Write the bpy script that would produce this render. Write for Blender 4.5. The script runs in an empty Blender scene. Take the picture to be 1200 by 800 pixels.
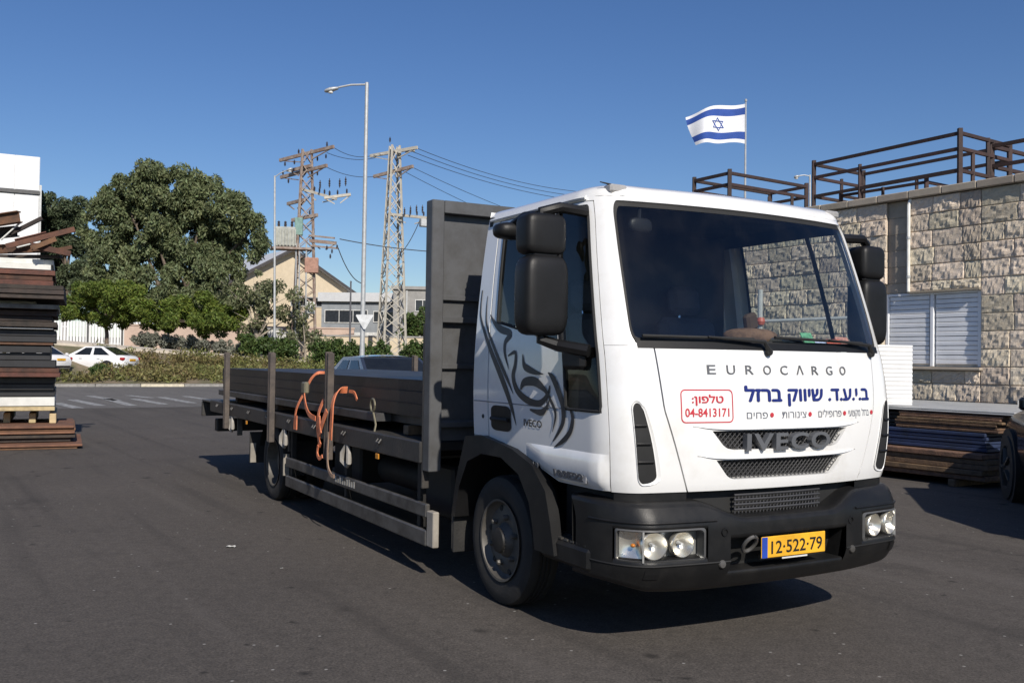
import bpy, bmesh, math, random
import numpy as np
from mathutils import Vector, Matrix
R = math.radians
rnd = random.Random(7)
scene = bpy.context.scene
COL = scene.collection

# ------------------------------------------------------------------ camera
FOC, CAM_H, PITCH, ROLL = 1122.5, 1.463, .0199, .0137
cam_d = bpy.data.cameras.new('camera'); cam_d.sensor_width = 36
cam_d.lens = FOC / 1200 * 36; cam_d.clip_start = .1; cam_d.clip_end = 4000
cam = bpy.data.objects.new('camera', cam_d); COL.objects.link(cam)
cam.matrix_world = (Matrix.Translation((0, 0, CAM_H)) @ Matrix.Rotation(math.pi/2 + PITCH, 4, 'X')
                    @ Matrix.Rotation(ROLL, 4, 'Z'))
scene.camera = cam
# ------------------------------------------------------------------ sky, sun, exposure
SUN_EL, SUN_AZ = R(36), math.atan2(.327, -.945)
world = bpy.data.worlds.new('World'); scene.world = world; world.use_nodes = True
wn = world.node_tree.nodes; wl = world.node_tree.links; wn.clear()
sky = wn.new('ShaderNodeTexSky'); sky.sky_type = 'NISHITA'; sky.sun_disc = False
sky.sun_elevation = SUN_EL; sky.sun_rotation = SUN_AZ
sky.altitude = 100; sky.air_density = 1.0; sky.dust_density = .35; sky.ozone_density = 4.0
bg = wn.new('ShaderNodeBackground'); bg.inputs[1].default_value = .064
wo = wn.new('ShaderNodeOutputWorld')
hsv = wn.new('ShaderNodeHueSaturation'); hsv.inputs['Saturation'].default_value = 1.17; hsv.inputs['Hue'].default_value = .510
wl.new(sky.outputs[0], hsv.inputs['Color']); wl.new(hsv.outputs[0], bg.inputs[0]); wl.new(bg.outputs[0], wo.inputs[0])
sun_d = bpy.data.lights.new('sun', 'SUN'); sun_d.energy = 3.5; sun_d.angle = R(.53); sun_d.color = (1, .93, .83)
sun = bpy.data.objects.new('sun', sun_d); COL.objects.link(sun)
sdir = Vector((math.sin(SUN_AZ)*math.cos(SUN_EL), math.cos(SUN_AZ)*math.cos(SUN_EL), math.sin(SUN_EL)))
sun.rotation_euler = sdir.to_track_quat('Z', 'Y').to_euler(); sun.location = sdir*60
vs = scene.view_settings; vs.view_transform = 'Standard'; vs.look = 'None'; vs.exposure = .52; vs.gamma = 1
vs.use_curve_mapping = False
scene.cycles.max_bounces = 8; scene.cycles.transparent_max_bounces = 16
scene.cycles.caustics_reflective = False; scene.cycles.caustics_refractive = False
scene.cycles.use_denoising = True

# ------------------------------------------------------------------ measuring helpers
def ray(px, py):
    a = (px-600)/FOC; b = -(py-400)/FOC
    cr, sr = math.cos(ROLL), math.sin(ROLL); x = a*cr-b*sr; z = a*sr+b*cr
    c, s = math.cos(PITCH), math.sin(PITCH)
    return Vector((x, c-z*s, s+z*c))
def D(px, py, d):
    r = ray(px, py); t = d/r.y; return Vector((r.x*t, d, CAM_H+r.z*t))
def G(px, py, z=0.):
    r = ray(px, py); t = (z-CAM_H)/r.z; return Vector((r.x*t, r.y*t, z))

# ------------------------------------------------------------------ materials
MATS = {}
def nd(nt, t, **k):
    n = nt.nodes.new(t)
    for a, b in k.items():
        if a.startswith('i_'): n.inputs[int(a[2:])].default_value = b
        else: setattr(n, a, b)
    return n
def M(name, col, rough=.5, metal=0., var=.2, vs=4., bump=0., bs=40., coat=0., col2=None, mix=(.4, .65), rnd_obj=0., island=0., det=6., spec=.5, emis=None):
    if name in MATS: return MATS[name]
    m = bpy.data.materials.new(name); m.use_nodes = True; nt = m.node_tree; L = nt.links
    p = nt.nodes['Principled BSDF']
    p.inputs['Roughness'].default_value = rough; p.inputs['Metallic'].default_value = metal
    p.inputs['Coat Weight'].default_value = coat; p.inputs['Coat Roughness'].default_value = .08
    p.inputs['Specular IOR Level'].default_value = spec
    tc = nd(nt, 'ShaderNodeTexCoord')
    no = nd(nt, 'ShaderNodeTexNoise'); no.inputs['Scale'].default_value = vs; no.inputs['Detail'].default_value = det
    no.inputs['Roughness'].default_value = .65
    L.new(tc.outputs['Object'], no.inputs['Vector'])
    c2 = col2 if col2 else tuple(c*(1-var) for c in col)
    c1 = col if col2 else tuple(min(1, c*(1+var)) for c in col)
    rp = nd(nt, 'ShaderNodeValToRGB')
    rp.color_ramp.elements[0].position = mix[0]; rp.color_ramp.elements[1].position = mix[1]
    rp.color_ramp.elements[0].color = (*c1, 1); rp.color_ramp.elements[1].color = (*c2, 1)
    L.new(no.outputs[0], rp.inputs[0]); out = rp.outputs[0]
    def jitter(sock, amt, out):
        mr = nd(nt, 'ShaderNodeMapRange'); mr.inputs[3].default_value = 1-amt; mr.inputs[4].default_value = 1+amt
        L.new(sock, mr.inputs[0])
        hs = nd(nt, 'ShaderNodeHueSaturation'); L.new(out, hs.inputs['Color']); L.new(mr.outputs[0], hs.inputs['Value'])
        mh = nd(nt, 'ShaderNodeMapRange'); mh.inputs[3].default_value = .5-amt*.06; mh.inputs[4].default_value = .5+amt*.06
        mu = nd(nt, 'ShaderNodeMath', operation='FRACT'); m2 = nd(nt, 'ShaderNodeMath', operation='MULTIPLY', i_1=7.31)
        L.new(sock, m2.inputs[0]); L.new(m2.outputs[0], mu.inputs[0]); L.new(mu.outputs[0], mh.inputs[0])
        L.new(mh.outputs[0], hs.inputs['Hue'])
        return hs.outputs[0]
    if rnd_obj: out = jitter(nd(nt, 'ShaderNodeObjectInfo').outputs['Random'], rnd_obj, out)
    if island: out = jitter(nd(nt, 'ShaderNodeNewGeometry').outputs['Random Per Island'], island, out)
    L.new(out, p.inputs['Base Color'])
    if bump:
        n2 = nd(nt, 'ShaderNodeTexNoise'); n2.inputs['Scale'].default_value = bs; n2.inputs['Detail'].default_value = 5
        L.new(tc.outputs['Object'], n2.inputs['Vector'])
        bp = nd(nt, 'ShaderNodeBump'); bp.inputs['Strength'].default_value = bump; bp.inputs['Distance'].default_value = .02
        L.new(n2.outputs[0], bp.inputs['Height']); L.new(bp.outputs[0], p.inputs['Normal'])
    if rough > .15:
        mr = nd(nt, 'ShaderNodeMapRange'); mr.inputs[3].default_value = max(.05, rough-.1); mr.inputs[4].default_value = min(1, rough+.12)
        L.new(no.outputs[0], mr.inputs[0]); L.new(mr.outputs[0], p.inputs['Roughness'])
    if emis:
        p.inputs['Emission Color'].default_value = (*emis[:3], 1); p.inputs['Emission Strength'].default_value = emis[3]
    MATS[name] = m; return m
def glass(name, tint, rough=.02, refl=1.0):
    if name in MATS: return MATS[name]
    m = bpy.data.materials.new(name); m.use_nodes = True; nt = m.node_tree; L = nt.links; nt.nodes.clear()
    o = nd(nt, 'ShaderNodeOutputMaterial'); mx = nd(nt, 'ShaderNodeMixShader'); tr = nd(nt, 'ShaderNodeBsdfTransparent')
    gl = nd(nt, 'ShaderNodeBsdfGlossy'); fr = nd(nt, 'ShaderNodeFresnel'); fr.inputs[0].default_value = 1.5
    ge = nd(nt, 'ShaderNodeNewGeometry'); ior = nd(nt, 'ShaderNodeMapRange', i_3=1.5, i_4=1/1.5); L.new(ge.outputs['Backfacing'], ior.inputs[0]); L.new(ior.outputs[0], fr.inputs[0])
    tr.inputs[0].default_value = (*tint, 1); gl.inputs[1].default_value = rough
    mu = nd(nt, 'ShaderNodeMath', operation='MULTIPLY', i_1=refl); L.new(fr.outputs[0], mu.inputs[0])
    tc = nd(nt, 'ShaderNodeTexCoord'); no = nd(nt, 'ShaderNodeTexNoise'); no.inputs['Scale'].default_value = 5; no.inputs['Detail'].default_value = 8
    L.new(tc.outputs['Object'], no.inputs['Vector'])
    df = nd(nt, 'ShaderNodeBsdfDiffuse'); df.inputs[0].default_value = (.45, .42, .38, 1)
    m2 = nd(nt, 'ShaderNodeMixShader'); mr = nd(nt, 'ShaderNodeMapRange', i_1=.45, i_2=.8, i_3=.0, i_4=.014)
    L.new(no.outputs[0], mr.inputs[0])
    L.new(mu.outputs[0], mx.inputs[0]); L.new(tr.outputs[0], mx.inputs[1]); L.new(gl.outputs[0], mx.inputs[2])
    L.new(mr.outputs[0], m2.inputs[0]); L.new(mx.outputs[0], m2.inputs[1]); L.new(df.outputs[0], m2.inputs[2])
    L.new(m2.outputs[0], o.inputs[0]); MATS[name] = m; return m
def leafmat(name, col, col2, trans=.25, isl=.35, vs=.6):
    if name in MATS: return MATS[name]
    m = M(name, col, .55, col2=col2, vs=vs, mix=(.35, .7), island=isl, spec=.3)
    nt = m.node_tree; L = nt.links; p = nt.nodes['Principled BSDF']; o = nt.nodes['Material Output']
    src = p.inputs['Base Color'].links[0].from_socket
    t = nd(nt, 'ShaderNodeBsdfTranslucent'); L.new(src, t.inputs[0])
    mx = nd(nt, 'ShaderNodeMixShader', i_0=trans); L.new(p.outputs[0], mx.inputs[1]); L.new(t.outputs[0], mx.inputs[2])
    L.new(mx.outputs[0], o.inputs[0]); return m
def asphalt(name, base, patch, speck=.5):
    m = bpy.data.materials.new(name); m.use_nodes = True; nt = m.node_tree; L = nt.links; p = nt.nodes['Principled BSDF']
    tc = nd(nt, 'ShaderNodeTexCoord'); P = tc.outputs['Object']
    def noise(sc, det=5, ro=.6):
        n = nd(nt, 'ShaderNodeTexNoise'); n.inputs['Scale'].default_value = sc; n.inputs['Detail'].default_value = det
        n.inputs['Roughness'].default_value = ro; L.new(P, n.inputs['Vector']); return n.outputs[0]
    def ramp(s, a, b, ca, cb):
        r = nd(nt, 'ShaderNodeValToRGB'); e = r.color_ramp.elements
        e[0].position = a; e[1].position = b; e[0].color = (*ca, 1); e[1].color = (*cb, 1); L.new(s, r.inputs[0]); return r.outputs[0]
    def mix(f, a, b, mode='MIX'):
        x = nd(nt, 'ShaderNodeMix', data_type='RGBA', blend_type=mode)
        if hasattr(f, 'links'): L.new(f, x.inputs[0])
        else: x.inputs[0].default_value = f
        for k, v in ((6, a), (7, b)):
            if hasattr(v, 'links'): L.new(v, x.inputs[k])
            else: x.inputs[k].default_value = (*v, 1)
        return x.outputs[2]
    c = ramp(noise(.35, 6, .6), .3, .7, base, patch)
    grain = ramp(noise(70, 3, .75), .32, .7, (.5, .5, .5), (1.6, 1.57, 1.52))
    c = mix(1., c, grain, 'MULTIPLY'); c = mix(1., c, ramp(noise(14, 5, .7), .3, .7, (.78, .78, .78), (1.22, 1.21, 1.2)), 'MULTIPLY')
    vo = nd(nt, 'ShaderNodeTexVoronoi', voronoi_dimensions='2D'); vo.inputs['Scale'].default_value = 5.5; L.new(P, vo.inputs['Vector'])
    stain = ramp(noise(.9, 6, .72), .56, .70, (0, 0, 0), (1, 1, 1))
    c = mix(stain, c, mix(.45, c, tuple(b*.45 for b in base)))
    st = nd(nt, 'ShaderNodeTexNoise'); st.inputs['Scale'].default_value = 1.; st.inputs['Detail'].default_value = 4
    mp = nd(nt, 'ShaderNodeMapping'); mp.vector_type = 'TEXTURE'; mp.inputs['Scale'].default_value = (7, .33, 1); mp.inputs['Rotation'].default_value = (0, 0, -1.0)
    L.new(P, mp.inputs[0]); L.new(mp.outputs[0], st.inputs['Vector'])
    c = mix(ramp(st.outputs[0], .55, .72, (0, 0, 0), (.5, .5, .5)), c, tuple(b*.5 for b in base)); c = mix(ramp(st.outputs[0], .28, .42, (.35, .35, .35), (0, 0, 0)), c, tuple(b*1.35 for b in patch))
    bits = ramp(vo.outputs['Distance'], .03, .055, (1, 1, 1), (0, 0, 0))
    sel = ramp(vo.outputs['Color'], .76, .78, (0, 0, 0), (.8, .8, .8))
    bb = mix(1., bits, sel, 'MULTIPLY'); c = mix(bb, c, (.34, .33, .31))
    v3 = nd(nt, 'ShaderNodeTexVoronoi', voronoi_dimensions='2D'); v3.inputs['Scale'].default_value = 2.4
    dn = nd(nt, 'ShaderNodeTexNoise'); dn.inputs['Scale'].default_value = 9; L.new(P, dn.inputs['Vector']); dm = nd(nt, 'ShaderNodeMix', data_type='RGBA', blend_type='ADD', i_0=.12); L.new(P, dm.inputs[6]); L.new(dn.outputs[1], dm.inputs[7]); L.new(dm.outputs[2], v3.inputs['Vector'])
    vsz = nd(nt, 'ShaderNodeMapRange', i_1=.35, i_2=.65, i_3=.55, i_4=3.2); L.new(noise(.8, 3, .6), vsz.inputs[0]); vmu = nd(nt, 'ShaderNodeMath', operation='MULTIPLY'); L.new(v3.outputs['Distance'], vmu.inputs[0]); L.new(vsz.outputs[0], vmu.inputs[1])
    b3 = mix(1., ramp(vmu.outputs[0], .03, .13, (1, 1, 1), (0, 0, 0)), ramp(v3.outputs['Color'], .55, .75, (0, 0, 0), (.85, .85, .85)), 'MULTIPLY')
    c = mix(b3, c, tuple(b*.3 for b in base))
    v2 = nd(nt, 'ShaderNodeTexVoronoi', feature='DISTANCE_TO_EDGE', voronoi_dimensions='2D'); v2.inputs['Scale'].default_value = .22
    ad = nd(nt, 'ShaderNodeMix', data_type='RGBA', i_0=.18); L.new(P, ad.inputs[6])
    nn = nd(nt, 'ShaderNodeTexNoise'); nn.inputs['Scale'].default_value = 1.4; nn.inputs['Detail'].default_value = 6; L.new(P, nn.inputs['Vector'])
    sc = nd(nt, 'ShaderNodeVectorMath', operation='SCALE'); sc.inputs[3].default_value = 9; L.new(nn.outputs[1], sc.inputs[0])
    L.new(sc.outputs[0], ad.inputs[7]); L.new(ad.outputs[2], v2.inputs['Vector'])
    ck = mix(1., ramp(v2.outputs['Distance'], .0, .006, (.55, .55, .55), (0, 0, 0)), ramp(noise(.15, 2), .5, .56, (0, 0, 0), (1, 1, 1)), 'MULTIPLY')
    c = mix(ck, c, tuple(b*.35 for b in base))
    L.new(c, p.inputs['Base Color']); p.inputs['Roughness'].default_value = .88; p.inputs['Specular IOR Level'].default_value = .3
    bp = nd(nt, 'ShaderNodeBump'); bp.inputs['Strength'].default_value = .55; bp.inputs['Distance'].default_value = .006
    L.new(noise(120, 3, .7), bp.inputs['Height']); L.new(bp.outputs[0], p.inputs['Normal'])
    MATS[name] = m; return m

# ------------------------------------------------------------------ mesh helpers
class MB:
    def __init__(s): s.v = []; s.f = []; s.m = []
    def add(s, vs, fs, mi=0):
        o = len(s.v); s.v += [tuple(v) for v in vs]; s.f += [tuple(i+o for i in f) for f in fs]; s.m += [mi]*len(fs); return s
    def box(s, x0, x1, y0, y1, z0, z1, ch=0., mi=0, T=None):
        if x0 > x1: x0, x1 = x1, x0
        if y0 > y1: y0, y1 = y1, y0
        if z0 > z1: z0, z1 = z1, z0
        c = min(ch, (x1-x0)*.45, (y1-y0)*.45, (z1-z0)*.45)
        X, Y, Z = (x0, x1), (y0, y1), (z0, z1)
        if c <= 0:
            vs = [(X[i], Y[j], Z[k]) for i in (0, 1) for j in (0, 1) for k in (0, 1)]
            fs = [(0, 1, 3, 2), (4, 6, 7, 5), (0, 4, 5, 1), (2, 3, 7, 6), (0, 2, 6, 4), (1, 5, 7, 3)]
        else:
            vs = []; ix = {}
            for i in (0, 1):
                for j in (0, 1):
                    for k in (0, 1):
                        sx, sy, sz = (1 if i == 0 else -1), (1 if j == 0 else -1), (1 if k == 0 else -1)
                        for a in range(3):
                            p = [X[i]+sx*c, Y[j]+sy*c, Z[k]+sz*c]; p[a] = (X[i], Y[j], Z[k])[a]
                            ix[i, j, k, a] = len(vs); vs.append(tuple(p))
            q = lambda *t: ix[t]
            fs = [(q(0,0,0,0),q(0,0,1,0),q(0,1,1,0),q(0,1,0,0)), (q(1,0,0,0),q(1,1,0,0),q(1,1,1,0),q(1,0,1,0)),
                  (q(0,0,0,1),q(1,0,0,1),q(1,0,1,1),q(0,0,1,1)), (q(0,1,0,1),q(0,1,1,1),q(1,1,1,1),q(1,1,0,1)),
                  (q(0,0,0,2),q(0,1,0,2),q(1,1,0,2),q(1,0,0,2)), (q(0,0,1,2),q(1,0,1,2),q(1,1,1,2),q(0,1,1,2))]
            for j in (0, 1):
                for k in (0, 1): fs.append((q(0,j,k,1),q(1,j,k,1),q(1,j,k,2),q(0,j,k,2)))
            for i in (0, 1):
                for k in (0, 1): fs.append((q(i,0,k,0),q(i,1,k,0),q(i,1,k,2),q(i,0,k,2)))
            for i in (0, 1):
                for j in (0, 1): fs.append((q(i,j,0,0),q(i,j,1,0),q(i,j,1,1),q(i,j,0,1)))
            for i in (0, 1):
                for j in (0, 1):
                    for k in (0, 1): fs.append((q(i,j,k,0),q(i,j,k,1),q(i,j,k,2)))
        if T is not None: vs = [T @ Vector(v) for v in vs]
        return s.add(vs, fs, mi)
    def bar(s, p0, p1, w, h=None, ch=0., up=(0, 0, 1), mi=0):
        p0, p1 = Vector(p0), Vector(p1); h = h or w; d = p1-p0; l = d.length; d.normalize()
        up = Vector(up); y = up.cross(d)
        if y.length < 1e-4: y = Vector((1, 0, 0)).cross(d)
        y.normalize(); z = d.cross(y)
        T = Matrix.Translation(p0) @ Matrix((d, y, z)).transposed().to_4x4()
        return s.box(0, l, -w/2, w/2, -h/2, h/2, ch, mi, T)
    def tube(s, pts, r, n=6, caps=True, mi=0):
        pts = [Vector(p) for p in pts]; rs = r if isinstance(r, (list, tuple)) else [r]*len(pts)
        vs = []; fs = []; prev = None
        for i, p in enumerate(pts):
            d = (pts[min(i+1, len(pts)-1)]-pts[max(i-1, 0)]).normalized()
            if prev is None:
                a = Vector((0, 0, 1)) if abs(d.z) < .9 else Vector((1, 0, 0)); x = a.cross(d).normalized()
            else: x = (prev-d*prev.dot(d)).normalized()
            prev = x; y = d.cross(x)
            for k in range(n):
                a = 2*math.pi*k/n; vs.append(p+(x*math.cos(a)+y*math.sin(a))*rs[i])
        for i in range(len(pts)-1):
            for k in range(n): fs.append((i*n+k, i*n+(k+1) % n, (i+1)*n+(k+1) % n, (i+1)*n+k))
        if caps: fs += [tuple(range(n-1, -1, -1)), tuple(range((len(pts)-1)*n, len(pts)*n))]
        return s.add(vs, fs, mi)
    def lathe(s, prof, n=32, o=(0, 0, 0), axis='y', sg=1, mi=0):
        vs = []; fs = []; m = len(prof)
        for k in range(n):
            a = 2*math.pi*k/n; c, t = math.cos(a), math.sin(a)
            for r, h in prof:
                h *= sg
                v = {'y': (r*c, h, r*t), 'x': (h, r*c, r*t), 'z': (r*c, r*t, h)}[axis]
                vs.append((v[0]+o[0], v[1]+o[1], v[2]+o[2]))
        for k in range(n):
            for i in range(m-1): fs.append((k*m+i, k*m+i+1, ((k+1) % n)*m+i+1, ((k+1) % n)*m+i))
        return s.add(vs, fs, mi)
    def prism(s, poly, axis, a0, a1, mi=0, T=None):
        n = len(poly)
        mk = {'x': lambda p, a: (a, p[0], p[1]), 'y': lambda p, a: (p[0], a, p[1]), 'z': lambda p, a: (p[0], p[1], a)}[axis]
        vs = [mk(p, a0) for p in poly]+[mk(p, a1) for p in poly]
        if T is not None: vs = [T @ Vector(v) for v in vs]
        fs = [tuple(range(n)), tuple(range(2*n-1, n-1, -1))]+[(i, n+i, n+(i+1) % n, (i+1) % n) for i in range(n)]
        return s.add(vs, fs, mi)
    def grid(s, fn, nu, nv, mi=0):
        vs = [fn(i/nu, j/nv) for i in range(nu+1) for j in range(nv+1)]
        fs = [(i*(nv+1)+j, (i+1)*(nv+1)+j, (i+1)*(nv+1)+j+1, i*(nv+1)+j+1) for i in range(nu) for j in range(nv)]
        return s.add(vs, fs, mi)
    def build(s, name, mat, parent=None, smooth=35, loc=None, rot=None, fixn=True):
        me = bpy.data.meshes.new(name); me.from_pydata(s.v, [], s.f)
        for m in (mat if isinstance(mat, (list, tuple)) else [mat]): me.materials.append(m)
        if len(set(s.m)) > 1: me.polygons.foreach_set('material_index', s.m)
        if fixn:
            b = bmesh.new(); b.from_mesh(me); bmesh.ops.recalc_face_normals(b, faces=b.faces); b.to_mesh(me); b.free()
        if smooth:
            me.shade_smooth(); me.set_sharp_from_angle(angle=R(smooth))
        return link(name, me, parent, loc, rot)
def link(name, me, parent=None, loc=None, rot=None):
    o = bpy.data.objects.new(name, me); COL.objects.link(o)
    if parent: o.parent = parent
    if loc is not None: o.location = loc
    if rot is not None: o.rotation_euler = rot
    return o
def tag(o, label=None, cat=None, group=None, kind=None):
    if label: o['label'] = label
    if cat: o['category'] = cat
    if group: o['group'] = group
    if kind: o['kind'] = kind
    return o
def thing(name, label, cat, loc=(0, 0, 0), rz=0, group=None):
    o = link(name, None, None, loc, (0, 0, rz)); return tag(o, label, cat, group)
def copy_tree(o, parent=None):
    c = o.copy(); COL.objects.link(c); c.parent = parent
    for ch in list(o.children): copy_tree(ch, c)
    return c
def lerp(a, b, t): return a+(b-a)*t
def sstep(a, b, x):
    t = min(1, max(0, (x-a)/(b-a))); return t*t*(3-2*t)
def tab(T, x):
    if x <= T[0][0]: return T[0][1]
    for (a, p), (b, q) in zip(T, T[1:]):
        if x <= b: return p+(q-p)*(x-a)/(b-a)
    return T[-1][1]
def text_geo(body, size, offset=0., spacing=1., width=None, shear=0.):
    cu = bpy.data.curves.new('t', 'FONT'); cu.body = body; cu.size = size; cu.offset = offset; cu.space_character = spacing
    cu.align_x = 'LEFT'; cu.resolution_u = 3; cu.shear = shear; cu.fill_mode = 'BOTH'
    o = bpy.data.objects.new('t', cu); COL.objects.link(o); dg = bpy.context.evaluated_depsgraph_get(); dg.update()
    me = bpy.data.meshes.new_from_object(o.evaluated_get(dg)); bpy.data.objects.remove(o)
    vs = [tuple(v.co) for v in me.vertices]; fs = [tuple(p.vertices) for p in me.polygons]; bpy.data.meshes.remove(me)
    if not vs: return [], []
    if 'ד' in body:   # this glyph is two overlapping strokes: fill each stroke by itself
        ref = [(.32, 0), (.32, .54), (.41, .54), (.41, 0), (.01, .51), (.01, .59), (.5, .59), (.5, .51)]
        for i in range(len(vs)-7):
            if all(abs((vs[i+k][0]-vs[i][0])/size-(ref[k][0]-.32)) < .02 and abs(vs[i+k][1]/size-ref[k][1]) < .02 for k in range(8)):
                fs = [f for f in fs if not any(i <= q < i+8 for q in f)]+[(i, i+1, i+2, i+3), (i+4, i+5, i+6, i+7)]
    x0 = min(v[0] for v in vs); x1 = max(v[0] for v in vs); k = (width/(x1-x0)) if width else 1.
    return [((v[0]-x0)*k, v[1]) for v in vs], fs
def text_mesh(name, body, size, fn, mat, parent, depth=0., bold=0., split=False, **kw):
    if split:   # one object for each character: faces whose x ranges overlap belong together
        vs, fs = text_geo(body, size, **kw); iv = sorted([[min(vs[i][0] for i in f), max(vs[i][0] for i in f), [f]] for f in fs], key=lambda t: t[0]); out = []
        for a, b, l in iv:
            if out and a < out[-1][1]-size*.004: out[-1][1] = max(out[-1][1], b); out[-1][2] += l
            else: out.append([a, b, list(l)])
        sh = [(0, 0)] if not bold else [(0, 0), (bold, 0), (-bold, 0), (0, bold*.6), (0, -bold*.6)]
        for a, b, l in out:
            mb = MB(); ids = sorted({i for f in l for i in f}); ix = {q: k for k, q in enumerate(ids)}
            for i_, (dx, dy) in enumerate(sh): mb.add([fn(vs[q][0]+dx, vs[q][1]+dy, .0004*i_) for q in ids], [tuple(ix[i] for i in f) for f in l])
            mb.build(name, mat, parent, smooth=0, fixn=False)
        return None
    r"""fn(tx, ty, lift) -> 3d point; depth gives raised letters"""
    vs, fs = text_geo(body, size, **kw); mb = MB()
    if not vs: return None
    if not depth:
        sh = [(0, 0)] if not bold else [(0, 0), (bold, 0), (-bold, 0), (0, bold*.6), (0, -bold*.6)]
        for i_, (dx, dy) in enumerate(sh): mb.add([fn(x+dx, y+dy, .0004*i_) for x, y in vs], fs)
    else:
        n = len(vs); cnt = {}
        for f in fs:
            for i in range(len(f)):
                a, b = f[i], f[(i+1) % len(f)]; k = (min(a, b), max(a, b)); cnt.setdefault(k, []).append((a, b))
        ed = [v[0] for v in cnt.values() if len(v) == 1]
        mb.add([fn(x, y, depth) for x, y in vs]+[fn(x, y, 0) for x, y in vs], list(fs)+[(b, a, a+n, b+n) for a, b in ed])
    return mb.build(name, mat, parent, smooth=0, fixn=bool(depth))

# ------------------------------------------------------------------ shared materials
WHITE = M('white_paint', (.80, .80, .79), .2, var=.03, vs=3.5, coat=.9, col2=(.66, .64, .60), mix=(.5, .85), det=9)
PLASTIC = M('black_plastic', (.009, .009, .0095), .45, var=.25, vs=6, bump=.08, bs=250, spec=.3)
BUMP = M('bumper_plastic', (.010, .0102, .0107), .38, col2=(.022, .021, .020), vs=5, mix=(.45, .8), bump=.1, bs=220, spec=.3)
BLACK = M('matt_black', (.012, .012, .012), .7)
RUBBER = M('tyre_rubber', (.016, .0155, .015), .75, col2=(.034, .031, .028), vs=7, mix=(.45, .75), bump=.15, bs=90)
CHASSIS = M('chassis_black', (.010, .0095, .009), .6, col2=(.03, .025, .021), vs=5, mix=(.5, .8))
BEDSTEEL = M('bed_steel', (.034, .033, .032), .5, col2=(.06, .052, .045), vs=6, mix=(.45, .75), bump=.15, bs=30)
GREYSTEEL = M('grey_painted_steel', (.09, .092, .096), .5, col2=(.05, .048, .045), vs=5, mix=(.4, .75), det=9, bump=.06, bs=20)
ALU = M('dusty_aluminium', (.15, .145, .138), .45, metal=.5, col2=(.065, .06, .055), vs=5, mix=(.4, .7), bump=.1, bs=25)
RIM = M('rim_grey', (.105, .097, .085), .55, metal=.15, col2=(.055, .05, .044), vs=9, mix=(.4, .75))
CHROME = M('chrome', (.85, .85, .85), .08, metal=1., var=.03)
RUST = M('rusty_steel', (.14, .062, .035), .8, col2=(.06, .036, .027), vs=5, mix=(.35, .7), bump=.35, bs=40, rnd_obj=.3)
DRUST = M('dark_rusty_steel', (.05, .034, .027), .75, col2=(.022, .019, .018), vs=6, mix=(.35, .7), bump=.3, bs=40, rnd_obj=.35)
MILL = M('mill_scale_steel', (.019, .017, .016), .45, metal=.1, col2=(.042, .032, .025), vs=3.5, mix=(.48, .8), bump=.12, bs=30, rnd_obj=.25)
GALV = M('galvanised_steel', (.46, .47, .47), .5, metal=.35, var=.12, vs=8)
WOOD = M('timber', (.17, .105, .06), .8, col2=(.085, .055, .036), vs=9, bump=.3, bs=50, rnd_obj=.25)
WGLASS = glass('windscreen_glass', (.90, .94, .94), refl=1.5)
DGLASS = glass('tinted_glass', (.80, .84, .83))

# ================================================================== ground, road, terrain
ASPH = asphalt('yard_asphalt', (.068, .0615, .0565), (.087, .078, .071))
ROADM = asphalt('road_asphalt', (.115, .111, .108), (.135, .13, .126))
K0 = Vector((-17.3, 44.8, 0)); KS = Vector((.874, .486, 0)); KV = Vector((-.486, .874, 0))
def street(s, v, z=0.): return K0+KS*s+KV*v+Vector((0, 0, z))
def sv(p): q = Vector(p)-K0; return q.dot(KS), q.dot(KV)
def th(s, v):
    h2 = min(2.3, max(1.2, 1.85-.07*(s-.5)))
    return tab([(0, .12), (2.5, .42), (5, .48), (8.5, h2), (12, h2+.1), (40, h2+.6), (100, 4), (900, 10)], v)
def GP(px, d):
    p = D(px, 400, d); return Vector((p.x, p.y, th(*sv(p))))
mb = MB(); N = 700
mb.add([(-N, -N, 0), (N, -N, 0), (N, N, 0), (-N, N, 0)], [(0, 1, 2, 3)])
tag(mb.build('ground', ASPH, smooth=0), kind='structure')
mb = MB(); mb.add([street(-300, -.02, .004), street(-300, -19, .004), street(300, -19, .004), street(300, -.02, .004)], [(0, 1, 2, 3)])
road = tag(mb.build('road', ROADM, smooth=0), kind='structure')
PAINT = M('worn_road_paint', (.42, .42, .41), .7, col2=(.10, .098, .095), vs=7, mix=(.38, .62))
for (a, b) in (((84, 468), (118, 475)), ((104, 463.5), (138, 469)), ((125, 467), (155, 475)), ((157, 467), (193, 473.5)), ((150, 463), (178, 466)), ((188, 465), (226, 472)), ((217, 464), (250, 469)), ((66, 472), (92, 478))):
    A, B = G(*a, .009), G(*b, .009); w = Vector((B-A).normalized().cross(Vector((0, 0, 1))))*.16
    m = MB(); m.add([A-w, B-w, B+w, A+w], [(0, 1, 2, 3)]); m.build('road_marking', PAINT, road, smooth=0)
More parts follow.
